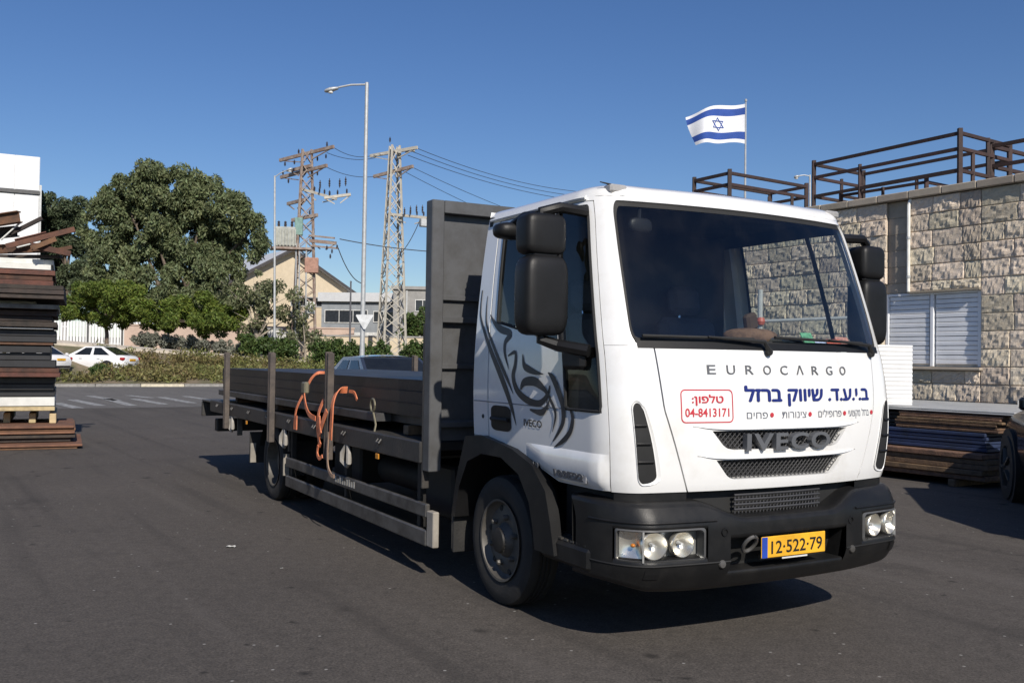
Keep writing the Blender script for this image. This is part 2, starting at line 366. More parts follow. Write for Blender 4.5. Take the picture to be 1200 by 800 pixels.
# terrain beyond the kerb
SOIL = M('dry_soil', (.20, .155, .105), .95, col2=(.10, .10, .05), vs=.8, mix=(.4, .6), bump=.4, bs=6)
mb = MB(); vs_ = [.14, 1, 2.5, 3.5, 5, 6.5, 8.5, 10, 12, 18, 26, 40, 65, 100, 200, 400, 900]
ss_ = [-700, -300, -150, -80, -50, -35, -25, -18, -12, -8, -4, 0, 4, 8, 12, 18, 25, 35, 50, 80, 150, 300, 700]
mb.grid(lambda a, b: street(ss_[round(a*(len(ss_)-1))], vs_[round(b*(len(vs_)-1))], th(ss_[round(a*(len(ss_)-1))], vs_[round(b*(len(vs_)-1))])), len(ss_)-1, len(vs_)-1)
tag(mb.build('terrain', SOIL, smooth=60), kind='structure')
PATHM = M('pale_path', (.50, .44, .36), .9, var=.12, vs=2)
mb = MB(); mb.grid(lambda a, b: street(lerp(-30, 45, a), lerp(8.2, 9.9, b), th(lerp(-30, 45, a), lerp(8.2, 9.9, b))+.12), 40, 2)
mb.grid(lambda a, b: street(lerp(-30, 45, a), 8.2, th(lerp(-30, 45, a), 8.2)+lerp(-.3, .12, b)), 40, 1)
tag(mb.build('path', PATHM, smooth=40), kind='structure')
KERBW = M('kerb_painted', (.62, .56, .42), .8, col2=(.36, .33, .27), vs=8, mix=(.45, .75))
KERBG = M('kerb_concrete', (.26, .25, .23), .9, var=.2, vs=7, bump=.3)
kerb = tag(link('kerb', None, None, K0), kind='structure')
kw = MB().box(0, 1.94, 0, .14, -.02, .13, .02).build('kerb_stone', KERBW, kerb); kme = kw.data
kg = MB().box(0, 1.94, 0, .14, -.02, .13, .02).build('kerb_stone', KERBG, kerb); gme = kg.data
ang = math.atan2(KS.y, KS.x)
for i in range(-12, 26):
    o = (kw if i == -12 else kg if i == -11 else link('kerb_stone', kme if i % 3 == 0 else gme, kerb))
    o.location = KS*(i*1.96); o.rotation_euler = (0, 0, ang)

# ================================================================== vegetation
def quads_mesh(name, P, mat, parent=None):
    n = P.shape[0]; me = bpy.data.meshes.new(name); me.vertices.add(n*4); me.loops.add(n*4); me.polygons.add(n)
    me.vertices.foreach_set('co', P.reshape(-1).astype(np.float32)); me.loops.foreach_set('vertex_index', np.arange(n*4, dtype=np.int32))
    me.polygons.foreach_set('loop_start', np.arange(0, n*4, 4, dtype=np.int32)); me.materials.append(mat); me.update(calc_edges=True); me.validate()
    return link(name, me, parent)
def leaf_quads(C, Rr, n, ln, wd, seed, hang=.2, shell=.35):
    g = np.random.default_rng(seed); k = g.choice(len(C), n, p=(Rr**2)/(Rr**2).sum())
    d = g.normal(size=(n, 3)); d /= np.linalg.norm(d, axis=1)[:, None]
    p = C[k]+d*(Rr[k]*(shell+(1-shell)*g.random(n)**.6))[:, None]
    a = g.normal(size=(n, 3))*.8+d*.5; a[:, 2] -= hang*3*g.random(n); a /= np.linalg.norm(a, axis=1)[:, None]
    b = np.cross(a, g.normal(size=(n, 3))); b /= np.linalg.norm(b, axis=1)[:, None]
    s = (.6+.8*g.random(n))[:, None]; L = a*ln*.5*s; W = b*wd*.5*s
    return np.stack([p-L, p+W+L*.1, p+L, p-W+L*.1], 1)
def clumps(lobes, per, cr, seed, flat=1.):
    g = np.random.default_rng(seed); C = []; Q = []
    for (c, r) in lobes:
        m = max(5, int(per*r[0]*r[2]))
        d = g.normal(size=(m, 3)); d /= np.linalg.norm(d, axis=1)[:, None]
        C.append(np.array(c)+d*np.array(r)*(.55+.45*g.random(m)**.5)[:, None]); Q.append(cr*(.6+.7*g.random(m)))
    return np.concatenate(C), np.concatenate(Q)
BARK = M('bark', (.16, .125, .095), .9, col2=(.09, .07, .055), vs=5, bump=.5, bs=20)
def tree(name, label, d, px_lobes, base_px, n, ln, wd, mat, seed, cr=.7, per=2.2, hang=.2, tr=.22, depth=.8, group=None, cat='tree', bark=None, limbs=9):
    g = random.Random(seed); base = GP(base_px, d); root = thing(name, label, cat, base, 0, group); k = d/FOC
    lobes = []
    for (px, py, rx, ry) in px_lobes:
        c = D(px, py, d+g.uniform(-1, 1)*rx*k*.5)-base; lobes.append(((c.x, c.y, c.z), (rx*k, max(rx, ry)*k*depth, ry*k)))
    C, Rr = clumps(lobes, per, cr, seed)
    quads_mesh('crown', leaf_quads(C, Rr, n, ln, wd, seed+1, hang), mat, root)
    mb = MB(); zc = sum(l[0][2] for l in lobes)/len(lobes); cx = sum(l[0][0] for l in lobes)/len(lobes)
    zt = max(.8, min(l[0][2]-l[1][2]*.6 for l in lobes)); fork = Vector((cx*.25, 0, zt))
    mb.tube([(0, 0, -.3), (cx*.05, .05, zt*.5), fork], [tr*1.25, tr, tr*.85], 8)
    for c, r in g.sample(lobes, min(limbs, len(lobes))):
        c = Vector(c); m_ = fork.lerp(c, .5)+Vector((g.uniform(-.3, .3), g.uniform(-.3, .3), .3))
        mb.tube([fork-Vector((0, 0, .1)), m_, c], [tr*.6, tr*.36, tr*.1], 6)
        for q in range(3):
            e = c+Vector((g.uniform(-1, 1)*r[0], g.uniform(-1, 1)*r[1], g.uniform(-.3, 1)*r[2]))*.8
            mb.tube([m_.lerp(c, .6), e], [tr*.2, tr*.06], 5)
    mb.build('trunk', bark or BARK, root); return root
EUC = leafmat('eucalyptus_leaf', (.165, .195, .092), (.095, .118, .056), .2, .4, .35)
EUC2 = leafmat('dark_tree_leaf', (.105, .135, .072), (.064, .084, .047), .2, .4, .35)
POIN = leafmat('feathery_leaf', (.165, .215, .040), (.105, .150, .034), .35, .4, .5)
SPAR = leafmat('sparse_leaf', (.20, .215, .115), (.135, .155, .08), .3, .4, .6)
SILV = leafmat('silver_leaf', (.23, .235, .19), (.145, .15, .12), .15, .35, .8)
HEDG = leafmat('hedge_leaf', (.085, .130, .036), (.05, .082, .025), .2, .4, .7)
VERG = leafmat('ground_cover_leaf', (.18, .205, .060), (.165, .115, .058), .2, .45, .45)
FLOW = leafmat('orange_flower', (.45, .13, .03), (.40, .18, .04), .2, .2)
tree('dark_tree', 'dark green tree at far left partly behind the white tower', 82, [(70, 250, 26, 24), (58, 280, 24, 30), (88, 270, 22, 26), (78, 310, 30, 28), (95, 330, 22, 22)], 75, 28000, .36, .13, EUC2, 21, .7, 5, .2, .3)
tree('eucalyptus_tree', 'largest eucalyptus tree with broad grey-green drooping crown', 72,
     [(150, 238, 34, 28), (200, 222, 44, 27), (240, 238, 36, 30), (125, 262, 30, 36), (178, 262, 42, 34), (228, 276, 38, 34), (270, 250, 22, 24), (290, 272, 19, 21), (262, 290, 28, 26), (130, 306, 28, 30), (178, 318, 34, 36), (222, 330, 32, 34), (256, 330, 26, 28), (150, 350, 30, 28), (205, 366, 32, 26), (250, 362, 28, 24), (118, 330, 16, 20), (180, 203, 20, 10), (302, 290, 9, 14)],
     205, 150000, .32, .115, EUC, 5, .60, 11, .55, .34, depth=.75, limbs=10)
tree('flame_tree', 'feathery low tree with a few orange flowers behind the white saloon', 57, [(95, 358, 26, 16), (130, 346, 34, 17), (160, 362, 26, 16), (118, 372, 40, 12), (85, 345, 18, 12)], 125, 24000, .22, .075, POIN, 31, .42, 14, .1, .12, depth=1.)
tree('flame_tree', 'flat feathery low tree right of the white saloon', 58, [(200, 366, 30, 14), (232, 358, 30, 15), (262, 368, 26, 15), (225, 378, 50, 10), (184, 376, 20, 10)], 241, 22000, .22, .075, POIN, 33, .42, 14, .1, .12, depth=1.)
r_ = bpy.data.objects['flame_tree']
C, Rr = clumps([((D(155, 352, 56.2)-r_.location), (.55, .4, .35))], 30, .15, 3); quads_mesh('flower_cluster', leaf_quads(C, Rr, 160, .16, .14, 4), FLOW, r_)
tree('sparse_tree', 'thin pale green tree in front of the beige gabled building', 59, [(275, 345, 20, 20), (300, 335, 24, 16), (325, 350, 22, 20), (345, 372, 16, 18), (290, 372, 26, 18), (318, 378, 22, 14), (262, 385, 16, 14)], 302, 7000, .24, .085, SPAR, 41, .40, 7, .2, .11, bark=M('pale_bark', (.30, .26, .21), .9), limbs=7)
tree('sparse_tree', 'slender pale tree growing against the brown lattice pylon', 58.5, [(352, 358, 12, 18), (362, 385, 16, 14), (340, 395, 14, 10), (372, 400, 12, 10)], 358, 1500, .24, .085, SPAR, 43, .35, 12, .2, .07, bark=M('pale_bark', (.3, .26, .21), .9), limbs=4)
tree('small_tree', 'small leafy tree in front of the grey concrete block', 74, [(488, 378, 14, 10), (500, 370, 12, 12), (512, 382, 14, 10), (476, 388, 10, 8)], 495, 3600, .35, .14, HEDG, 45, .45, 12, .1, .1)
def shrub(label, px, py, rx, ry, d, mat, n, seed, ln=.2, group=None):
    k = d/FOC; b = GP(px, d); top = D(px, py, d).z+ry*k; h = max(.5, top-b.z); root = thing('shrub', label, 'shrub', b, 0, group)
    g = random.Random(seed); lob = [((g.uniform(-.6, .6)*rx*k, g.uniform(-.3, .3)*rx*k, h*g.uniform(.35, .62)), (rx*k*.5, rx*k*.45, h*.36)) for _ in range(7)]
    C, Rr = clumps(lob, 40, .22, seed); quads_mesh('foliage', leaf_quads(C, Rr, n, ln, ln*.45, seed, .0), mat, root)
    mb = MB()
    for q in range(5): mb.tube([(0, 0, -.1), (g.uniform(-.5, .5)*rx*k, g.uniform(-.2, .2), h*.6)], [.03, .012], 5)
    mb.build('stem', BARK, root)
SG = 'silver shrubs along the path'
for i, (px, py, rx, ry, lab) in enumerate([(168, 400, 20, 11, 'silver-grey shrub nearest the white saloon roof'), (200, 402, 20, 11, 'silver-grey shrub second from the saloon'), (228, 404, 18, 10, 'silver-grey shrub third from the saloon under flat tree'), (258, 408, 16, 9, 'dull grey shrub behind the flat tree trunk'), (283, 410, 14, 8, 'dull grey shrub beside the clipped green bush')]):
    shrub(lab, px, py, rx, ry, 57, SILV, 2600, 60+i, .17, SG)
HG = 'clipped green bushes along the street'
for i, (px, py, rx, ry, d, lab) in enumerate([(298, 407, 19, 15, 56, 'round dark green bush left of the sparse tree trunk'), (330, 407, 18, 14, 56, 'dark green bush at the foot of the thin lamp pole'), (382, 408, 20, 14, 57, 'dark green bush just right of the brown pylon'), (404, 408, 18, 13, 57, 'dark green bush behind the thin dark post'), (440, 409, 20, 14, 57, 'dark green bush between lamp post and pale pylon'), (484, 409, 18, 15, 58, 'dark green bush right of the pale pylon'), (512, 408, 18, 15, 58, 'dark green bush partly behind the truck headboard')]):
    shrub(lab, px, py, rx, ry, d, HEDG, 2800, 80+i, .2, HG)
shrub('small rounded green shrub in front of the white saloon', 118, 437, 13, 9, 46.3, HEDG, 1600, 99, .15)
# ground cover on the verge
g = np.random.default_rng(11); C = []
for _ in range(2300):
    s, v = g.uniform(-14, 26), g.uniform(.5, 7.8)
    if s < -1.5 and v > 1.6: continue
    h = .14+.32*g.random()*min(1, v/1.5); p = street(s, v, th(s, v)+h*.55); C.append((*p, .25+h*.4))
C = np.array(C); tag(quads_mesh('ground_cover', leaf_quads(C[:, :3], C[:, 3], 60000, .18, .07, 12, -.2, .1), VERG),
    'low yellowish ground cover planted along the kerb', 'ground cover', kind='stuff')

# ================================================================== far buildings
CREAM = M('cream_render', (.56, .47, .34), .9, var=.06, vs=1.5)
PINK = M('pale_pink_render', (.50, .38, .31), .9, var=.08, vs=1.5)
SHEET = M('white_sheet_cladding', (.72, .73, .74), .5, var=.04, vs=1)
CONC = M('grey_concrete', (.27, .265, .255), .9, var=.15, vs=1.2)
BLUEG = M('blue_grey_cladding', (.24, .26, .28), .7, var=.1, vs=1.5)
DARKW = M('dark_window', (.03, .035, .042), .12)
FRAME = M('window_frame_white', (.6, .6, .58), .5)
ROOFD = M('dark_roof_edge', (.05, .045, .045), .7)
ZINC = M('pale_roof_sheet', (.54, .55, .56), .5, var=.05)
def window(parent, x0, x1, z0, z1, y, bars=1):
    w = MB().box(x0, x1, y-.03, y+.02, z0, z1).build('window', DARKW, parent, 0)
    f = MB(); t = .07
    f.box(x0-t, x0, y-.06, y+.02, z0-t, z1+t).box(x1, x1+t, y-.06, y+.02, z0-t, z1+t).box(x0, x1, y-.06, y+.02, z1, z1+t).box(x0, x1, y-.09, y+.02, z0-t, z0)
    for i in range(bars): xm = lerp(x0, x1, (i+1)/(bars+1)); f.box(xm-.03, xm+.03, y-.05, y+.02, z0, z1)
    f.build('frame', FRAME, w, 0)
# white tower at far left
b0 = D(42, 400, 75); wt = thing('white_tower', 'tall white clad building corner behind the steel stacks', 'building', (b0.x, 75, 1.5), R(27))
MB().box(-14, 0, .02, 10, 0, 15.4).build('wall', SHEET, wt, 0)
for i in range(8):
    MB().box(-1.72*(i+1)+.03, -1.72*i-.03, -.06, .02, 0, 12.4, .01).build('cladding_panel', SHEET, wt, 0)
    MB().box(-1.72*(i+1)+.03, -1.72*i-.03, -.06, .02, 12.75, 15.4, .01).build('cladding_panel', SHEET, wt, 0)
MB().box(-14, .05, -.2, .015, 12.45, 12.7).build('ledge', GREYSTEEL, wt, 0)
MB().box(-.02, .16, -.1, .3, 0, 13.2).build('downpipe', GALV, wt, 0)
# beige gabled building
bb = thing('gabled_building', 'cream gabled building with pale sheet roof behind the pylons', 'building', (-24.6, 105, 2.6), R(34))
mb = MB(); W2 = 6.9
poly = [(-W2, 0), (W2, 0), (W2, 6.6), (.2, 10.6), (-W2, 6.6)]
mb.prism(poly, 'y', 0, 22); mb.build('wall', CREAM, bb, 0)
for sg in (-1, 1):
    a = Vector((.2, 0, 10.62)); e = Vector((sg*(W2+.8), 0, 6.62-.47)); n = Vector((-(e-a).z, 0, (e-a).x)).normalized()*.22
    if n.z < 0: n = -n
    vs_r = [a+Vector((0, -.7, 0)), e+Vector((0, -.7, 0)), e+n+Vector((0, -.7, 0)), a+n+Vector((0, -.7, 0))]
    MB().add(vs_r+[v+Vector((0, 23.4, 0)) for v in vs_r], [(0, 1, 2, 3), (4, 7, 6, 5), (0, 4, 5, 1), (1, 5, 6, 2), (2, 6, 7, 3), (3, 7, 4, 0)]).build('roof', ZINC, bb, 0)
    MB().add([v+Vector((0, -.03, 0)) for v in vs_r]+[v+Vector((0, -.15, -.12)) for v in vs_r], [(0, 1, 2, 3), (4, 7, 6, 5), (0, 4, 5, 1), (1, 5, 6, 2), (2, 6, 7, 3), (3, 7, 4, 0)]).build('verge_board', ROOFD, bb, 0)
window(bb, .3, 4.2, 4.6, 5.4, 0, 3); window(bb, .1, 2.4, 3.3, 3.9, 0, 2); window(bb, 4.7, 5.3, 2.4, 3.9, 0, 0)
window(bb, -4.6, -2.2, 4.4, 5.6, 0, 1)
MB().box(.5, 2.8, -.05, .01, -.2, 2.3).build('door', M('grey_blue_door', (.30, .32, .37), .6), bb, 0)
MB().box(.2, 4.6, -.9, .01, 5.45, 5.55).build('canopy', BLUEG, bb, 0)
# blue grey shed
sh = thing('grey_shed', 'blue-grey flat shed with pale roof band between the pylons', 'building', (-16.2, 97, 2.6), R(-4))
MB().box(-3.2, 4.6, 0, 12, 0, 4.6).build('wall', BLUEG, sh, 0); MB().box(-3.5, 4.9, -.4, 12.3, 4.6, 5.5).build('roof', ZINC, sh, 0)
window(sh, -2.8, 1.5, 2.5, 3.7, 0, 2); window(sh, 2.2, 4.2, 2.6, 3.6, 0, 1)
MB().box(-3.1, 4.5, -.04, .01, .4, 1.5).build('lower_panel', FRAME, sh, 0)
cb = thing('concrete_block', 'grey concrete block with one dark window behind the pale pylon', 'building', (-8.6, 90, 2.4), R(5))
MB().box(-2.6, 9, 0, 12, 0, 5.6).build('wall', CONC, cb, 0); MB().box(-2.8, 9.2, -.2, 12.2, 5.6, 5.9).build('parapet', CONC, cb, 0)
window(cb, -.5, .8, 3.6, 4.6, 0, 1); window(cb, 3.0, 4.6, 3.6, 4.6, 0, 1)
for x in (-1.4, 1.7, 2.1): MB().box(x, x+.12, -.1, .01, .2, 5.5).build('pipe', GALV, cb, 0)
MB().box(2.9, 3.9, 3, 4, 5.9, 6.6).build('rooftop_tank', SHEET, cb)
lw = thing('low_wall', 'low cream boundary wall behind the dark green bushes', 'wall', (-9, 66, 1.6), R(10))
MB().box(-9, 9, 0, .25, 0, 1.35).build('wall_body', CREAM, lw, 0); MB().box(-9.05, 9.05, -.05, .3, 1.35, 1.45).build('coping', CONC, lw, 0)
pw = thing('pink_wall', 'pale pink wall behind the silver shrubs and feathery trees', 'wall', (-20, 66, 1.6), R(6))
MB().box(-6.5, 9, 0, .25, 0, 1.9).build('wall_body', PINK, pw, 0); MB().box(-6.55, 9.05, -.05, .3, 1.9, 2.0).build('coping', PINK, pw, 0)
for i in range(3):
    p = D((304, 318, 338)[i], 403, 63); o = thing('utility_box', ('small white utility box left of the sparse tree trunk', 'middle white utility box behind the sparse tree', 'white utility box beside the thin lamp pole')[i], 'utility box', (p.x, 63, 1.8), 0, 'white boxes behind the bushes')
    MB().box(-.55, .55, 0, .5, 0, 1.25+.25*(i == 1), .03).build('cabinet', FRAME, o); MB().box(-.6, .6, -.05, .55, 1.25+.25*(i == 1), 1.33+.25*(i == 1)).build('lid', GALV, o)
# white picket-like metal fence at left
wf = thing('white_fence', 'white vertical-board fence behind the white saloon', 'fence', (-29.6, 65, 1.9), R(12))
for i in range(34): MB().box(i*.2-1.4, i*.2-1.4+.15, 0, .03, 0, 1.85, .005).build('fence_board', SHEET, wf, 0)
for i in range(4): MB().box(i*2.2-1.5, i*2.2-1.38, -.08, .0, 0, 2.0).build('fence_post', GREYSTEEL, wf, 0)
MB().box(-1.5, 5.4, .035, .08, .3, .4).build('rail', GALV, wf, 0); MB().box(-1.5, 5.4, .035, .08, 1.4, 1.5).build('rail', GALV, wf, 0)

# ================================================================== lamp posts, pylons, wires
def lamp(name, label, d, px_base, px_top, py_top, px_head, py_head, r0, r1, group='street lamps'):
    b = GP(px_base, d) if d > 45 else Vector((D(px_base, 430, d).x, d, 0)); t = D(px_top, py_top, d); h = D(px_head, py_head, d)
    root = thing(name, label, 'street lamp', b, 0, group); t -= b; h -= b
    MB().tube([(0, 0, -.1), t.lerp(Vector((0, 0, 0)), .55), t], [r0, (r0+r1)/2, r1], 12).build('pole', GALV, root)
    dx = h-t; e = t+dx*.72+Vector((0, 0, .06))
    MB().tube([t-Vector((0, 0, .08)), t+dx*.4+Vector((0, 0, .05)), e], r1*.55, 8).build('arm', GALV, root)
    dn = dx.normalized(); hd = MB(); L_ = dx.length*.34
    pr = [(.001, 0), (.09, .03), (.15, .35), (.17, .6), (.12, .9), (.001, 1)]
    vs = []; fs = []; n = 12
    for rr, q in pr:
        c = e+dn*(q*L_*1.1)+Vector((0, 0, -.03))
        for k in range(n):
            a = 2*math.pi*k/n; vs.append(c+Vector((-dn.y, dn.x, 0))*math.cos(a)*rr+Vector((0, 0, 1))*math.sin(a)*rr*.6)
    for i in range(len(pr)-1):
        for k in range(n): fs.append((i*n+k, i*n+(k+1) % n, (i+1)*n+(k+1) % n, (i+1)*n+k))
    hd.add(vs, fs).build('lamp_head', GALV, root, 60)
    MB().lathe([(.10, 0), (.1, -.07), (.0, -.1)], 12, tuple(e+dn*L_*.6+Vector((0, 0, -.1))), 'z').build('lens', M('lamp_lens', (.6, .6, .58), .2), root)
    return root
lamp('street_lamp', 'tall pale street lamp post nearest behind the flatbed', 40, 424, 430, 97, 384, 107, .11, .075)
lamp('street_lamp', 'thin pale lamp pole left of the brown lattice pylon', 57, 322, 322, 206, 341, 199, .08, .055)
lamp('street_lamp', 'small street lamp head showing over the roof frames', 60, 951, 949, 205, 932, 208, .08, .06)
p = D(427, 377, 39.8); ys = thing('yield_sign', 'blank grey back of a downward triangle sign on the lamp post', 'road sign', (p.x, 39.82, p.z))
MB().prism([(-.34, .3), (.34, .3), (.36, .25), (.04, -.3), (-.04, -.3), (-.36, .25)], 'y', 0, .02).build('plate', M('sign_back', (.62, .63, .63), .5, metal=.2), ys, 0)
MB().box(-.06, .06, .02, .08, -.1, .15).build('bracket', GALV, ys, 0)
tp = thing('thin_post', 'thin dark post standing between the brown pylon and lamp', 'post', GP(410, 60)); zt = D(410, 330, 60).z-tp.location.z
MB().tube([(0, 0, 0), (0, 0, zt)], [.07, .05], 8).build('shaft', M('dark_grey_post', (.10, .10, .11), .7), tp); MB().lathe([(.0, .06), (.06, .03), (.06, -.02)], 8, (0, 0, zt), 'z').build('cap', GALV, tp)
INSUL = M('insulator_brown', (.05, .04, .04), .3)
PYB = M('brown_pylon_steel', (.24, .165, .13), .8, col2=(.36, .31, .27), vs=3, mix=(.4, .65))
PYP = M('pale_pylon_steel', (.50, .47, .40), .8, col2=(.40, .37, .32), vs=4)
def insulator(parent, p, h=.45):
    h *= .72; MB().lathe([(r_*.62, z_*h/.45) for r_, z_ in [(0, 0), (.05, 0), (.05, .08), (.12, .1), (.05, .16), (.12, .2), (.05, .27), (.12, .31), (.04, .38), (.04, .45), (0, .45)]], 8, p, 'z').build('insulator', INSUL, parent)
def pylon(name, label, base, wb, wt, h, mat, panels, rz):
    root = thing(name, label, 'pylon', base, rz, 'lattice power pylons')
    w = lambda z: lerp(wb, wt, z/h)/2
    cs = ((-1, -1), (1, -1), (1, 1), (-1, 1))
    for cx, cy in cs: MB().bar((cx*w(0), cy*w(0), -.2), (cx*w(h), cy*w(h), h), .11, .11).build('leg', mat, root, 0)
    z = 0.; k = 0; hh = h/panels
    while z < h-.05:
        z1 = min(h, z+hh)
        for i in range(4):
            a, b = cs[i], cs[(i+1) % 4]
            if (k+i) % 2: a, b = b, a
            MB().bar((a[0]*w(z), a[1]*w(z), z), (b[0]*w(z1), b[1]*w(z1), z1), .07, .05).build('brace', mat, root, 0)
            MB().bar((b[0]*w(z), b[1]*w(z), z), (a[0]*w(z1), a[1]*w(z1), z1), .05, .04).build('brace', mat, root, 0)
        z = z1; k += 1
    return root
b1 = GP(356, 60); h1 = 14.5-b1.z
p1 = pylon('lattice_pylon', 'brown lattice pylon carrying a transformer and crossed arms', b1, 1.5, .55, h1, PYB, 15, R(10))
def loc_of(root, w):
    q = Vector(w)-root.location; a = -root.rotation_euler[2]
    return Vector((q.x*math.cos(a)-q.y*math.sin(a), q.x*math.sin(a)+q.y*math.cos(a), q.z))
def arm(root, A, B, mat, ins=(), w=.14, h=.2):
    A, B = loc_of(root, A), loc_of(root, B); m = MB().bar(A, B, w, h)
    m.bar(A-Vector((0, 0, .02)), A.lerp(B, .4)-Vector((0, 0, .45)), .06); m.bar(B-Vector((0, 0, .02)), A.lerp(B, .6)-Vector((0, 0, .45)), .06)
    m.build('cross_arm', mat, root, 0)
    for t in ins: insulator(root, tuple(A.lerp(B, t)+Vector((0, 0, h/2))))
arm(p1, D(328, 188, 61.6), D(391, 172, 58.5), PYB, (.36, .88)); arm(p1, D(329, 208, 61.6), D(383, 194, 58.5), PYB, (.05,))
arm(p1, D(337, 239, 61), D(357, 234, 59.5), PYB, ())
arm(p1, D(355, 222, 60), D(394, 233, 59), PYP, (.35, .5, .65, .8), .2, .16); arm(p1, D(380, 232, 59), D(411, 228, 59.3), PYP, (.2, .5, .85), .2, .16)
for px, py in ((375, 222), (386, 220), (398, 220), (405, 218)):
    q = loc_of(p1, D(px, py, 59)); insulator(p1, tuple(q), .8)
q = loc_of(p1, D(334, 290, 59.3)); tr_ = MB().box(q.x-.65, q.x+.65, q.y-.4, q.y+.4, q.z, q.z+1.25, .06).build('transformer', M('transformer_grey', (.33, .34, .31), .6), p1)
for i in range(7): MB().box(q.x-.6+i*.2, q.x-.52+i*.2, q.y-.52, q.y-.4, q.z+.1, q.z+1.1).build('fin', MATS['transformer_grey'], tr_, 0)
for i in range(3): MB().lathe([(0, .4), (.05, .38), (.09, .3), (.05, .25), (.09, .2), (.06, 0)], 8, (q.x-.4+i*.4, q.y, q.z+1.25), 'z').build('bushing', INSUL, tr_)
MB().box(q.x-.85, q.x+1.6, q.y-.55, q.y+.55, q.z-.14, q.z-.01).build('platform', PYB, p1, 0)
q = loc_of(p1, D(350, 276, 59.6)); MB().box(q.x-.25, q.x+.25, q.y-.2, q.y+.2, q.z, q.z+1.1, .04).build('switch_box', M('green_box', (.16, .27, .24), .6), p1)
q = loc_of(p1, D(365, 320, 59.3)); MB().box(q.x-.42, q.x+.42, q.y-.2, q.y+.2, q.z, q.z+.95, .04).build('meter_box', M('faded_red_box', (.34, .19, .14), .7), p1)
q = loc_of(p1, D(364, 368, 59.2)); MB().box(q.x-.25, q.x+.25, q.y-.2, q.y+.2, q.z, q.z+.75, .03).build('cabinet', FRAME, p1)
for k_, (a, b) in enumerate((((362, 276), (392, 279)), ((364, 288), (396, 291)))): MB().bar(loc_of(p1, D(*a, 59.5)), loc_of(p1, D(*b, 59)), .1).build('bracket', PYB, p1, 0)
for px, py in ((383, 293), (389, 297), (395, 292), (387, 303)): insulator(p1, tuple(loc_of(p1, D(px, py, 59))), .4)
for px in (347, 351, 359): MB().tube([loc_of(p1, D(px, 285, 59.1)), loc_of(p1, D(px-1, 400, 59.1))], .05, 6).build('conduit', GALV, p1)
arm(p1, D(340, 200, 60.6), D(366, 194, 59.4), PYB, ()); arm(p1, D(342, 258, 60.4), D(372, 252, 59.4), PYB, (.3, .7)); arm(p1, D(363, 282, 59.6), D(394, 285, 59.2), PYB, ())
for px, py in ((334, 186), (345, 184), (372, 180), (382, 177), (338, 206), (372, 197)):
    q = loc_of(p1, D(px, py+6, 59.8)); insulator(p1, tuple(q-Vector((0, 0, .15))), .4)
b2 = GP(459, 62); h2_ = 15.3-b2.z
p2 = pylon('lattice_pylon', 'pale lattice pylon right of the tall street lamp', b2, 1.55, .5, h2_, PYP, 13, R(25))
arm(p2, D(434, 183, 63), D(489, 173, 61), PYP, ()); arm(p2, D(438, 207, 63), D(484, 195, 61), PYB, ())
insulator(p2, tuple(loc_of(p2, D(457, 167, 62))), .5)
arm(p2, D(455, 251, 62), D(507, 256, 61), PYP, (.5, .65, .8), .25, .16)
for px, py in ((474, 245), (481, 243), (488, 242), (495, 242), (502, 243)): insulator(p2, tuple(loc_of(p2, D(px, py+8, 61.2))), .75)
q = loc_of(p2, D(499, 266, 61.2)); MB().box(q.x-.4, q.x+.4, q.y-.2, q.y+.2, q.z, q.z+.5, .04).build('switch_box', GALV, p2)
for px, py in ((440, 182), (447, 181), (468, 179), (477, 178), (484, 177)):
    q = loc_of(p2, D(px, py, 61.6)); MB().lathe([(0, .12), (.09, .1), (.04, .05), (.09, 0), (.04, -.05), (.09, -.1), (0, -.12)], 8, tuple(q), 'x').build('insulator', M('pale_insulator', (.45, .43, .38), .4), p2)
WIRE = M('cable_black', (.03, .03, .032), .6)
def wire(label, A, B, sag, r=.022):
    A, B = Vector(A), Vector(B); o = A.copy(); pts = [A.lerp(B, i/20)-Vector((0, 0, sag*4*(i/20)*(1-i/20)))-o for i in range(21)]
    w = MB().tube(pts, r, 5).build('power_cable', WIRE, None, loc=o); tag(w, label, 'cable', 'overhead power cables'); return w
for i, (a, b, sag) in enumerate((((489, 174), (700, 226), .6), ((484, 178), (705, 232), .6), ((478, 182), (712, 238), .6))):
    wire(('topmost cable running from the pale pylon to the cab', 'second cable from top right of the pale pylon', 'third cable from top right of the pale pylon')[i], D(*a, 61.2), D(*b, 78), sag, .02)
for i, (a, b) in enumerate((((483, 196), (690, 275)), ((470, 199), (680, 290)))):
    wire(('upper of two thin cables sloping right below the pale pylon top', 'lower of two thin cables sloping right below the pale pylon top')[i], D(*a, 61.2), D(*b, 85), .4, .018)
for i, (a, b) in enumerate((((391, 173), (434, 183)), ((383, 179), (440, 185)), ((381, 195), (438, 207)))):
    wire(('top cable between the two lattice pylons', 'middle cable between the two lattice pylons', 'bottom cable between the two lattice pylons')[i], D(*a, 58.6), D(*b, 62.8), .25, .018)
wire('long low cable passing behind the lamp towards the headboard', D(398, 280, 59), D(530, 296, 62), .15, .03)
wire('drooping loose cable hanging right of the brown pylon', D(396, 290, 59), D(425, 332, 60), .5, .03)
wire('short slack cable beside the pale pylon shaft', D(492, 258, 61.2), D(466, 300, 61.4), .3, .025)
q = D(706, 300, 78.5); up = thing('utility_pole', 'far utility pole standing directly behind the truck cab', 'pole', (q.x, 78.5, th(*sv((q.x, 78.5, 0)))))
hp = 15.15-up.location.z
MB().tube([(0, 0, -.3), (0, 0, hp)], [.2, .12], 8).build('shaft', CONC, up); MB().box(-1.6, 1.6, -.08, .08, hp-.75, hp-.6).build('cross_arm', PYB, up, 0)

